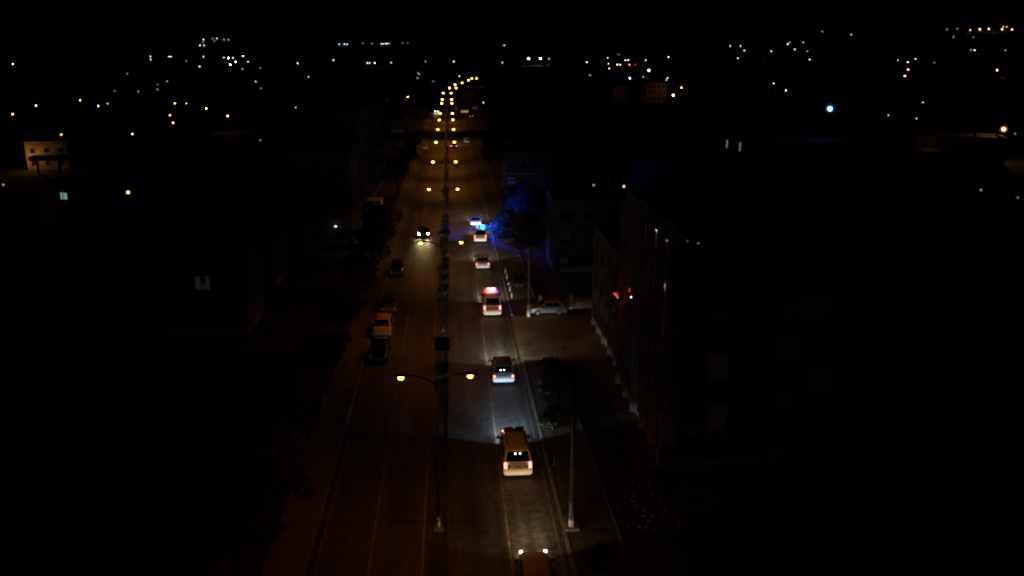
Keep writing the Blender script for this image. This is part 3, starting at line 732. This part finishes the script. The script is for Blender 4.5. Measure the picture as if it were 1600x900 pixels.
t = building('apartment_block', 'distant orange-lit block beside the bright yellow lamp on the right', 'building', 126.5, 540, 14.5, 12, 10.5, R(-10), M_RENDER3, 3, S=5, win=(1.3,1.4))
point('lamp_light', t, (6,-9,7), 130, (1,.42,.10), .4)
t = building('house', 'distant house dimly lit orange, left of the lit block on the right', 'house', 105.5, 541, 9, 10, 8, R(-5), M_RENDER3, 2, S=3)
point('lamp_light', t, (-4,-8,5), 30, (1,.42,.12), .4)
t = building('villa', 'far right two-storey villa with two orange-lit balconies', 'house', 131.5, 216, 21, 12, 6.2, R(-20), M_RENDERD, 2, S=6, win=(1.3,1.3))
for xx in (-7.2, 6.4): part('balcony', MB().box(xx-2.2, xx+2.2, -1.4, 0, 2.7, 2.9).box(xx-2.2, xx+2.2, -1.4, -1.3, 2.9, 3.9), M_RENDER3, t)
point('lamp_light', t, (-8.5,-5,5.5), 30, (1,.42,.10), .3)
t = building('warehouse', 'dark building on the right with two slim slanting pale light slots', 'building', 75.5, 226.5, 12, 10, 6.5, R(-12), M_RENDERD, 1, S=3)
lit_panes(t, [(-2.4,-2.05,-.08,-.02,3.5,5.6),(1.0,1.35,-.08,-.02,2.7,5.0)], 'C', .16)
t = building('shop_building', 'distant shop on the right verge with a glowing yellow front and red sign', 'shop', 9.5, 412, 9, 10, 5, 0, M_RENDER3, 1, S=3)
lit_panes(t, [(-4.2,-.8,-.1,-.02,1.6,2.6)], 'Y', .35)
lit_panes(t, [(1.2,3.4,-.1,-.02,3.2,4.2)], 'R', .10)
t = thing('fuel_canopy', 'flat orange-lit canopy under the bright yellow lamp left of the avenue', 'canopy', (-29.0,478,0))
part('roof_slab', MB().box(-5,5.5,-4,4,4.2,4.8), M_RENDER3, t)
for xx in (-4, 4): part('post', MB().box(xx-.2,xx+.2,-.2,.2,0,4.2), M_STEEL, t)
point('lamp_light', t, (0,-4.8,6.2), 200, (1,.55,.12), .4)
t = building('shed', 'small pale gabled shed left of the avenue, faintly grey', 'house', -19.3, 324, 4.5, 6, 4.2, R(10), M_WHITEW, 1, S=1, roof='gable')

t = building('glow_block', 'dark block added behind the huge blue floodlight to catch its glow', 'building', 128.8, 294, 13, 10, 8.2, R(-24), mat('dark_backing', (.016,.016,.018), .9, noise=(.8,.4)), 3)  # added block, put behind the floodlight to catch its glow
HG = 'unlit houses of the dark town'
for (x, y, w, d, h, rz, fl, l) in [
    (-34,58,10,9,6.4,4,2,'dark house at the lower left behind the street trees'), (-26,102,9,10,6.2,-3,2,'dark house left of the near parked cars'),
    (-52,96,11,10,7,8,2,'dark house near the left edge below the cyan slits'), (-40,170,10,9,6.5,-6,2,'dark house behind the left apartment blocks'),
    (-58,205,11,9,6.8,5,2,'dark house between the lit left house and the blocks'), (-36,235,10,10,7,2,2,'dark house left of the avenue, beyond the balconied block'),
    (46,118,12,10,7,-5,2,'dark house right of the dim block beyond the forecourt'), (38,165,10,10,6.5,3,2,'dark house right of the pale signboard building'),
    (62,150,12,11,7.5,-8,2,'dark house in the right middle ground'), (95,165,12,10,7,-14,2,'dark house below the villa on the far right'),
    (44,262,12,10,7,-4,2,'dark house between the avenue and the slotted building'), (20,318,11,10,7.5,0,2,'dark house on the right before the lit shop'),
    (-24,392,11,10,7,0,2,'dark house on the left before the far canopy'), (-66,330,12,10,7,6,2,'dark house among the orange lamps on the left')]:
    building('house', l, 'house', x, y, w, d, h, R(rz), M_RENDERD, fl, S=3, E=2 if x < 0 else 0, W=2 if x > 0 else 0, roof=random.choice(('flat', 'gable')), door=True, group=HG)

# ------------------------------------------------------------------ poles, posts, the dark box on the median
t = thing('utility_pole', 'tapered concrete pole with a white-painted foot on the near right verge', 'pole', (6.72,45.25,.11))
part('shaft', MB().tube([(0,0,1.7),(0,0,9.2)], [.155,.09], 14), M_CONC, t, smooth=True)
part('painted_foot', MB().tube([(0,0,.14),(0,0,1.72)], [.185,.16], 14), M_WHITEW, t, smooth=True)
part('base_slab', MB().box(-.42,.42,-.42,.42,-.06,.15), M_KERB, t)
part('hatch_box', MB().box(.16,.26,-.12,.12,3.2,3.7), M_STEEL, t)
t = thing('utility_pole', 'slim utility pole with side brackets and a white foot, by the sideways car', 'pole', (8.05,88.5,.02))
part('shaft', MB().tube([(0,0,1.3),(0,0,7.6)], [.10,.07], 10), M_CONC, t)
part('painted_foot', MB().tube([(0,0,0),(0,0,1.32)], [.19,.17], 10), M_WHITEW, t)
for zz in (6.2, 6.9): part('bracket', MB().box(-2.0,.1,-.04,.04,zz,zz+.09), M_STEEL, t)
t = thing('sign_post', 'thin bare post with a bent foot on the right verge', 'post', (6.66,53.4,.11))
part('rod', MB().tube([(0,0,0),(0,0,2.6)], .035, 6), M_STEEL, t)
part('foot', MB().tube([(0,0,.03),(-.45,-.25,.02)], .035, 6), M_STEEL, t)
t = thing('post', 'thin pale post left of the tall block corner at the lower right', 'post', (13.1,44.9,.02))
part('rod', MB().tube([(0,0,0),(0,0,2.9)], .05, 6), M_CONC, t)
part('foot', MB().box(-.12,.12,-.12,.12,0,.08), M_KERB, t)
t = thing('kerb_marker', 'small pale marker block on the median at the nearest lamp foot', 'marker', (-1.1,45.6,.12))
part('block', MB().box(-.28,.28,-.25,.25,0,.22), M_KERB, t); part('cap', MB().tube([(0,0,.22),(0,0,.7)], .10, 8), M_WHITEW, t)
t = thing('sign_box', 'black box-shaped sign standing on the median before the second lamp', 'sign', (-1.08,75.0,.12))
part('cabinet', MB().box(-.68,.68,-.2,.2,1.05,2.25), M_DARKMETAL, t)
part('frame', MB().box(-.72,.72,-.23,.23,2.25,2.32).box(-.72,.72,-.23,.23,.98,1.05).box(-.72,-.68,-.23,.23,1.05,2.25).box(.68,.72,-.23,.23,1.05,2.25), M_TRIM, t)
part('leg', MB().tube([(-.4,0,0),(-.4,0,1.0)], .05, 6), M_DARKMETAL, t); part('leg', MB().tube([(.4,0,0),(.4,0,1.0)], .05, 6), M_DARKMETAL, t)
BO = 'posts along the right kerb'
for k, y in enumerate((95.5, 98.5, 101.5, 104.5, 107.5)):
    t = thing('bollard', f'{ORD[k] if k else "nearest"} short pale kerb post beside the ambulance lane, counted from the viewer', 'bollard', (6.75,y,.11), 0, BO)
    part('shaft', MB().tube([(0,0,0),(0,0,.75)], .08, 8), M_CONC, t); part('cap', MB().ball((0,0,.76), .085, 8, 5), M_STEEL, t)
shrub(7.6, 100.5, 0, 1.7, 'round pale bush on the verge left of the slim utility pole', 'plants on the right verge')

# ------------------------------------------------------------------ the lights of the town
# x, y, z of the lamp, ground height, lamp radius, colour, strength, cluster
TOWN = [
    (-382.3, 1179.6, 27.0, 22.0, 0.55, 'W', 3.0, 'a'),
    (-360.2, 1111.1, 23.3, 18.4, 0.51, 'W', 3.0, 'a'),
    (-358.8, 1178.6, 26.6, 21.6, 0.54, 'W', 3.0, 'a'),
    (-356.6, 1179.3, 26.6, 21.6, 0.54, 'W', 3.0, 'a'),
    (-312.8, 1092.1, 21.8, 16.9, 0.5, 'W', 0.7, 'a'),
    (-318.4, 1190.1, 26.6, 21.6, 0.54, 'W', 3.0, 'a'),
    (-267.2, 980.2, 16.4, 11.5, 0.45, 'W', 4.0, 'a'),
    (-400.7, 1482.8, 44.0, 39.1, 0.68, 'W', 3.0, 'a'),
    (-394.5, 1484.5, 44.0, 39.1, 0.68, 'W', 3.0, 'a'),
    (-441.0, 1658.4, 56.0, 51.1, 0.75, 'W', 3.0, 'a'),
    (-421.8, 1580.7, 50.4, 45.6, 0.72, 'W', 0.7, 'a'),
    (-436.9, 1704.9, 59.1, 54.3, 0.77, 'W', 0.7, 'a'),
    (-413.2, 1624.3, 53.3, 48.3, 0.74, 'W', 0.7, 'a'),
    (-429.2, 1706.9, 59.2, 54.3, 0.77, 'W', 3.0, 'a'),
    (-407.8, 1671.0, 56.3, 51.4, 0.76, 'W', 1.5, 'a'),
    (-400.2, 1672.8, 56.3, 51.4, 0.76, 'W', 1.5, 'a'),
    (-284.4, 1157.6, 25.4, 19.6, 0.52, 'W', 3.0, 'b'),
    (-269.4, 1198.1, 27.4, 21.4, 0.54, 'W', 6.0, 'b'),
    (-235.6, 1070.4, 20.8, 15.0, 0.48, 'W', 3.0, 'b'),
    (-208.7, 920.6, 14.5, 8.5, 0.42, 'W', 1.5, 'b'),
    (-272.0, 1152.3, 25.0, 19.2, 0.52, 'W', 4.0, 'b'),
    (-271.6, 1127.7, 24.9, 18.0, 0.51, 'W', 43.0, 'b1'),
    (-249.3, 1067.3, 20.8, 15.0, 0.48, 'B', 20.1, 'b2'),
    (-240.3, 1003.6, 18.1, 12.2, 0.45, 'B', 34.4, 'b3'),
    (-303.1, 864.4, 11.2, 7.4, 0.4, 'W', 0.8, 'c'),
    (-210.5, 617.1, 3.9, 0, 0.29, 'W', 1.2, 'c'),
    (-208.7, 651.4, 4.0, 0, 0.3, 'W', 1.2, 'c'),
    (-235.1, 760.5, 6.9, 3.1, 0.35, 'W', 1.2, 'c'),
    (-231.1, 631.0, 3.9, 0, 0.3, 'W', 0.6, 'c'),
    (-229.0, 716.3, 5.6, 1.6, 0.33, 'W', 0.5, 'c'),
    (-163.9, 766.7, 6.6, 2.7, 0.34, 'W', 1.2, 'c'),
    (-459.3, 977.5, 19.2, 14.3, 0.48, 'W', 6.0, 'c1'),
    (-156.9, 328.5, 6.9, 0, 0.22, 'O', 12.1, 'd1'),
    (-174.6, 386.4, 6.9, 0, 0.22, 'O', 16.5, 'd2'),
    (-173.9, 430.2, 6.9, 0, 0.22, 'O', 12.3, 'd3'),
    (-146.8, 380.7, 6.9, 0, 0.22, 'O', 13.3, 'd4'),
    (-171.5, 456.9, 4.0, 0, 0.22, 'W', 1.9, 'd5'),
    (-102.5, 238.9, 7.0, 0, 0.22, 'O', 3.9, 'd6'),
    (-89.1, 252.8, 5.9, 0, 0.22, 'W', 3.3, 'd7'),
    (-49.3, 135.3, 6.9, 0, 0.22, 'Y', 5.3, 'd9'),
    (-120.6, 398.1, 7.0, 0, 0.22, 'O', 13.9, 'e1'),
    (-134.0, 460.9, 3.8, 0, 0.22, 'W', 2.7, 'e2'),
    (-98.2, 317.1, 7.0, 0, 0.22, 'O', 6.3, 'e3'),
    (-86.9, 283.0, 6.8, 0, 0.22, 'O', 12.0, 'e4'),
    (-96.8, 359.2, 6.9, 0, 0.22, 'Y', 23.8, 'e5'),
    (-81.5, 330.1, 5.8, 0, 0.22, 'O', 15.9, 'e6'),
    (-58.5, 232.8, 2.8, 0, 0.22, 'W', 0.2, 'e7'),
    (-87.5, 175.4, 2.7, 0, 0.22, 'W', 0.3, 'e8'),
    (-161.8, 759.0, 6.2, 2.4, 0.34, 'W', 1.5, 'f'),
    (-140.2, 673.6, 3.9, 0, 0.3, 'W', 0.7, 'f'),
    (-203.7, 983.1, 14.9, 11.0, 0.44, 'W', 0.6, 'f'),
    (-180.0, 1081.1, 18.9, 15.0, 0.48, 'W', 5.0, 'f'),
    (-129.7, 834.0, 8.7, 4.7, 0.37, 'W', 2.5, 'f'),
    (-147.4, 1158.7, 22.2, 18.4, 0.51, 'W', 3.5, 'f'),
    (-189.2, 1576.7, 47.4, 42.4, 0.7, 'B', 4.0, 'g'),
    (-181.0, 1581.7, 47.5, 42.7, 0.7, 'B', 6.0, 'g'),
    (-176.1, 1582.2, 47.5, 42.7, 0.7, 'B', 6.0, 'g'),
    (-152.2, 1616.9, 49.6, 44.8, 0.71, 'B', 1.0, 'g'),
    (-135.5, 1606.3, 48.9, 44.0, 0.71, 'B', 1.0, 'g'),
    (-118.1, 1599.6, 48.3, 43.5, 0.71, 'B', 4.0, 'g'),
    (-114.8, 1599.9, 48.3, 43.5, 0.71, 'B', 4.0, 'g'),
    (-110.8, 1600.2, 48.3, 43.5, 0.71, 'B', 4.0, 'g'),
    (-108.6, 1608.3, 49.0, 44.0, 0.71, 'B', 4.0, 'g'),
    (-105.2, 1608.6, 49.0, 44.0, 0.71, 'B', 2.0, 'g'),
    (-82.7, 1633.9, 50.5, 45.6, 0.72, 'B', 0.7, 'g'),
    (-73.5, 1634.3, 50.5, 45.6, 0.72, 'B', 0.7, 'g'),
    (-97.0, 1075.6, 19.2, 14.3, 0.47, 'W', 4.0, 'h'),
    (-94.3, 1075.9, 19.2, 14.3, 0.48, 'W', 4.0, 'h'),
    (-88.3, 1076.4, 19.2, 14.3, 0.48, 'W', 6.0, 'h'),
    (-69.5, 1085.8, 19.5, 14.7, 0.48, 'W', 3.0, 'h'),
    (-28.7, 1115.6, 20.8, 15.9, 0.49, 'W', 1.5, 'h'),
    (-31.3, 903.5, 10.8, 7.0, 0.4, 'W', 1.0, 'i'),
    (-29.2, 879.5, 10.0, 6.0, 0.39, 'W', 1.0, 'i'),
    (-29.1, 819.5, 7.7, 3.9, 0.36, 'W', 1.2, 'i'),
    (-13.7, 771.9, 6.1, 2.3, 0.34, 'W', 0.8, 'i'),
    (-71.7, 417.9, 3.9, 0, 0.22, 'W', 1.8, 'j'),
    (-34.1, 374.5, 3.8, 0, 0.22, 'W', 1.7, 'j'),
    (-34.8, 314.1, 4.0, 0, 0.22, 'W', 0.4, 'j'),
    (-38.5, 253.1, 3.8, 0, 0.22, 'W', 0.8, 'j'),
    (-54.2, 254.3, 3.8, 0, 0.22, 'W', 0.3, 'j'),
    (-22.4, 479.5, 5.8, 0, 0.22, 'Y', 39.6, 'k1'),
    (97.4, 1565.0, 45.9, 41.1, 0.69, 'W', 3.0, 'l'),
    (65.2, 1086.0, 19.5, 14.6, 0.48, 'W', 3.0, 'l'),
    (6.3, 1116.0, 20.8, 15.9, 0.49, 'W', 4.0, 'l'),
    (9.8, 831.9, 9.1, 4.3, 0.37, 'W', 3.0, 'l'),
    (16.9, 439.7, 4.8, 0, 0.22, 'W', 3.1, 'l1'),
    (98.5, 1099.6, 24.3, 15.4, 1.02, 'C', 24.2, 'm1'),
    (113.0, 1098.2, 24.3, 15.4, 1.02, 'C', 24.2, 'm2'),
    (131.7, 1168.6, 23.7, 18.8, 0.52, 'W', 2.5, 'm3'),
    (169.1, 1086.9, 20.2, 15.2, 0.48, 'W', 6.0, 'n'),
    (211.7, 1181.2, 24.9, 20.0, 0.53, 'W', 3.0, 'n'),
    (189.7, 1051.0, 18.5, 13.7, 0.47, 'W', 3.0, 'n'),
    (243.5, 1268.9, 29.7, 24.8, 0.57, 'W', 0.8, 'n'),
    (224.5, 1125.8, 22.3, 17.5, 0.5, 'W', 4.0, 'n'),
    (228.1, 1125.1, 22.3, 17.5, 0.5, 'W', 5.0, 'n'),
    (249.8, 1120.5, 22.3, 17.5, 0.5, 'W', 4.0, 'n'),
    (295.6, 1187.8, 26.2, 21.2, 0.54, 'W', 5.0, 'n'),
    (172.7, 952.5, 14.3, 9.5, 0.43, 'Y', 6.0, 'n1'),
    (192.3, 1009.9, 17.8, 12.0, 0.45, 'Y', 11.5, 'n2'),
    (195.5, 1009.2, 17.8, 12.0, 0.45, 'Y', 11.5, 'n2'),
    (205.8, 1007.2, 17.8, 12.0, 0.45, 'R', 22.9, 'n3'),
    (216.7, 1025.4, 17.7, 12.9, 0.46, 'R', 1.5, 'n4'),
    (194.0, 854.3, 13.8, 5.9, 0.81, 'B', 12.9, 'n5'),
    (149.6, 728.8, 9.3, 1.4, 0.33, 'C', 34.4, 'n6'),
    (181.0, 820.3, 8.5, 4.6, 0.37, 'W', 2.0, 'n7'),
    (199.0, 799.6, 7.8, 4.0, 0.36, 'W', 4.0, 'n7'),
    (190.3, 768.8, 6.9, 2.9, 0.35, 'W', 2.0, 'n7'),
    (167.9, 716.6, 5.0, 1.1, 0.32, 'W', 2.5, 'n7'),
    (136.2, 857.3, 9.6, 5.6, 0.38, 'W', 0.8, 'n7'),
    (136.1, 849.2, 9.1, 5.3, 0.38, 'W', 0.6, 'n7'),
    (153.1, 576.0, 7.0, 0, 0.26, 'OR', 34.4, 'n8'),
    (131.2, 511.4, 4.9, 0, 0.49, 'Y', 19.4, 'n9'),
    (465.2, 1455.5, 43.4, 38.6, 0.67, 'W', 3.0, 'o'),
    (479.5, 1446.6, 43.3, 38.3, 0.67, 'W', 3.0, 'o'),
    (445.0, 1323.2, 35.4, 30.6, 0.61, 'W', 3.0, 'o'),
    (374.2, 1135.9, 24.6, 19.8, 0.53, 'W', 4.0, 'o'),
    (474.9, 1291.5, 34.3, 29.4, 0.61, 'W', 4.0, 'o'),
    (569.6, 1473.7, 46.8, 41.9, 0.69, 'W', 4.0, 'o'),
    (594.0, 1528.6, 50.7, 45.9, 0.72, 'W', 1.0, 'o'),
    (613.3, 1516.7, 50.6, 45.6, 0.72, 'W', 1.5, 'o'),
    (524.9, 1328.0, 37.3, 32.4, 0.63, 'W', 3.0, 'o'),
    (521.7, 1273.3, 34.2, 29.4, 0.61, 'W', 1.0, 'o'),
    (444.9, 1075.6, 23.2, 18.2, 0.51, 'W', 4.0, 'o'),
    (783.4, 1840.2, 77.6, 72.8, 0.88, 'W', 1.0, 'o'),
    (785.6, 1708.0, 68.1, 63.2, 0.83, 'W', 2.0, 'o'),
    (257.6, 689.5, 6.1, 1.1, 0.32, 'W', 5.0, 'p1'),
    (205.7, 529.4, 6.9, 0, 0.25, 'B', 35.8, 'p2'),
    (128.0, 288.9, 9.9, 0, 0.73, 'BB', 18.3, 'p3'),
    (170.2, 330.8, 4.9, 0, 0.22, 'W', 1.4, 'q'),
    (171.4, 312.0, 4.9, 0, 0.22, 'W', 1.3, 'q'),
    (234.8, 423.3, 4.9, 0, 0.22, 'W', 2.3, 'q'),
    (511.9, 964.6, 20.8, 14.8, 0.48, 'W', 5.0, 'r1'),
    (434.1, 815.7, 14.7, 7.7, 0.41, 'O', 22.9, 'r2'),
    (385.4, 728.3, 11.0, 4.0, 0.36, 'O', 22.9, 'r3'),
    (552.7, 1024.4, 24.1, 18.2, 0.51, 'O', 5.0, 'r4'),
    (530.4, 1022.7, 22.6, 17.6, 0.51, 'W', 2.0, 'r5'),
    (539.5, 958.6, 20.1, 15.2, 0.48, 'W', 0.8, 'r5'),
    (1015.7, 1690.3, 76.4, 70.5, 0.87, 'O', 6.0, 's'),
    (1038.1, 1695.4, 77.8, 71.8, 0.87, 'O', 22.9, 's'),
    (1061.8, 1704.3, 79.3, 73.5, 0.88, 'O', 14.3, 's'),
    (1066.5, 1668.3, 77.1, 71.2, 0.87, 'O', 17.2, 's'),
    (1113.1, 1738.2, 84.1, 78.1, 0.91, 'O', 3.0, 's'),
    (1117.8, 1735.1, 84.0, 78.1, 0.91, 'O', 3.0, 's'),
    (1078.3, 1655.8, 76.8, 70.8, 0.87, 'O', 14.3, 's'),
    (1004.5, 1752.5, 79.4, 74.4, 0.89, 'W', 0.8, 's1'),
    (1034.5, 1767.5, 81.8, 76.8, 0.9, 'W', 0.8, 's1'),
    (889.3, 1528.0, 59.7, 54.8, 0.78, 'W', 0.8, 's1'),
    (914.0, 1508.7, 59.4, 54.6, 0.78, 'W', 0.5, 's1'),
    (724.5, 1197.9, 35.6, 30.8, 0.62, 'W', 1.0, 't'),
    (722.4, 1185.2, 35.1, 30.1, 0.61, 'W', 4.0, 't'),
    (753.7, 1165.5, 35.0, 30.1, 0.61, 'W', 1.5, 't'),
    (500.2, 781.6, 14.8, 7.9, 0.41, 'Y', 28.7, 't1'),
    (145.2, 220.5, 8.5, 0, 0.43, 'O', 14.6, 't2'),
    (181.0, 268.7, 3.0, 0, 0.22, 'W', 0.4, 't3'),
    (29.4, 145.0, 5.6, 0, 0.22, 'O', 1.8, 'u1'),
    (27.0, 161.8, 3.4, 0, 0.22, 'W', 0.3, 'u2'),
    (95.0, 148.2, 3.8, 0, 0.22, 'W', 0.2, 'v1'),
    (95.3, 138.3, 4.0, 0, 0.22, 'W', 0.1, 'v2'),
]
NOTE = {
 'a': 'tiny white lights sprinkled along the upper left horizon', 'b': 'small white lights in the bright upper left knot',
 'b1': 'brightest white light of the upper left knot', 'b2': 'bluish light, the right one low in the upper left knot', 'b3': 'lowest bluish light of the upper left knot',
 'c': 'faint white dots below the upper left knot', 'c1': 'lone white light near the top of the left edge',
 'd1': 'orange street lamp closest to the left edge', 'd2': 'orange street lamp, second from the left edge', 'd3': 'orange lamp above the red-tinged one on the left',
 'd4': 'orange lamp with a red tinge beside a small white dot on the left', 'd5': 'small white light right of the red-tinged orange lamp', 'd6': 'orange lamp above the lit house on the far left',
 'd7': 'cream lamp alone in the left dark, right of the lit house', 'd8': 'lamp at the corner of the orange-lit house', 'd9': 'strong yellow lamp alone low on the left',
 'e1': 'orange lamp topping the small group left of the yellow one', 'e2': 'white dot right of the upper orange lamp', 'e3': 'upper of two close orange lamps on the left', 'e4': 'lower and brighter of two close orange lamps on the left',
 'e5': 'yellow lamp between the orange pair and the reddish lamp', 'e6': 'orange lamp with a lit patch below, right of the yellow lamp', 'e7': 'faint streak of light low on the left', 'e8': 'tiny white light by the left edge above the red wall',
 'f': 'scattered white dots left of the central horizon row', 'g': 'bluish white lights in the horizon row left of centre', 'h': 'white lights just under the horizon row left of centre',
 'i': "faint dots left of the avenue's far end", 'j': 'white dots in the dark left of the avenue', 'k1': 'bright yellow lamp above the lit canopy left of the avenue',
 'l': "white dots above the avenue's far end", 'l1': 'white dot right of the avenue lamps', 'm1': 'left one of the bright cyan-white pair on the horizon', 'm2': 'right one of the bright cyan-white pair on the horizon', 'm3': 'tiny dot right of the cyan-white pair',
 'n': 'scattered horizon lights right of centre', 'n1': 'yellowish light at the foot of a column of three right of centre', 'n2': 'two touching yellow lights left of the red one',
 'n3': 'glowing red light on the horizon right of centre', 'n4': 'faint red dot right of the red light', 'n5': 'bright blue-white floodlight right of the red light', 'n6': 'bright cyan floodlight below the red light',
 'n7': 'small white lights below the red light', 'n8': 'orange-red lamp beside the big yellow one on the right', 'n9': 'big yellow lamp beside the distant lit block', 'o': 'white lights in the loose right-hand horizon band',
 'p1': 'small white light up left of the bluish lamp on the right', 'p2': 'bluish lamp up left of the huge blue floodlight', 'p3': 'huge blue-white floodlight on the right',
 'q': 'faint white marks right of the huge blue floodlight', 'r1': 'white light topping a column of orange lamps at the right', 'r2': 'upper orange lamp of a close pair at the right', 'r3': 'lower orange lamp of a close pair at the right',
 'r4': 'orange-white streak right of the close orange pair', 'r5': 'faint dots beside the close orange pair', 's': 'orange lamps in the top right corner row', 's1': 'faint dots left of the top right orange row',
 't': 'faint white lights under the top right orange row', 't1': 'yellow lamp by the right edge below the orange row', 't2': 'large golden lamp by the right edge above the villa', 't3': 'tiny dot right of the golden lamp',
 'u1': 'orange-yellow lamp alone right of the avenue', 'u2': 'small white dot left of the lone orange-yellow lamp', 'v1': 'white dot low at the right', 'v2': 'white dot by the right edge, mid-height'}
TM = {}
from collections import Counter
CNT = Counter(r[7] for r in TOWN)
TOWN.sort(key=lambda q: math.atan2(q[0], q[1]))
SEEN = Counter()
for (x, y, z, gz, r, c, st, cl) in TOWN:
    big = CNT[cl] == 1
    words = NOTE[cl]
    if not big:
        words = (ORD[SEEN[cl]] + ' from the left' if SEEN[cl] > 1 else ('leftmost', 'second from the left')[SEEN[cl]]) + ' of the ' + words
        SEEN[cl] += 1
    t = thing('flood_light' if c in ('B', 'C', 'BB') else 'street_lamp' if c in ('O', 'Y', 'OR') else 'lamp_post', words, 'street lamp' if c in ('O', 'Y', 'OR') else 'lamp', (x, y, gz-.1), 0, None if big else NOTE[cl])
    hh = z-gz+.1
    key = ('p', round(hh, 1))
    if key not in TM: TM[key] = MB().tube([(0,.25,0),(0,.25,hh)], [.10,.06], 6).box(-.2,.2,0,.5,hh-.02,hh+.08).mesh('pole', M_DARKMETAL)
    link('pole', TM[key], t)
    key = ('b', round(r, 2), c)
    if key not in TM: TM[key] = MB().ball((0,0,0), r, 10, 7).mesh('bulb', lamp_mat(c), True)
    b = link('bulb', TM[key], t, (0,0,hh)); b['glow'] = st
    if cl in ('p3', 't2'):                          # wide dish added behind the two strongest lamps in place of their lens bloom
        halo = MB().tube([(0,r*.75,0),(0,r*1.0,0)], [r*2.2, r*1.2], 24)
        part('halo_disc', halo, mat('halo_blue', (.002,.008,.032), .9) if c == 'BB' else mat('halo_amber', (.03,.009,.001), .9), t, (0,0,hh), (0,0,-math.atan2(x, y)))
    if cl == 't2': point('lamp_light', t, (-.5,-1.2,hh-.4), 420, (1,.50,.10), .3)
    if cl == 'e6': point('lamp_light', t, (.5,-1,hh-1.5), 120, (1,.42,.10), .3)
print('objects', len(bpy.data.objects), 'tris', sum(len(o.data.polygons) for o in bpy.data.objects if o.type == 'MESH')*2)
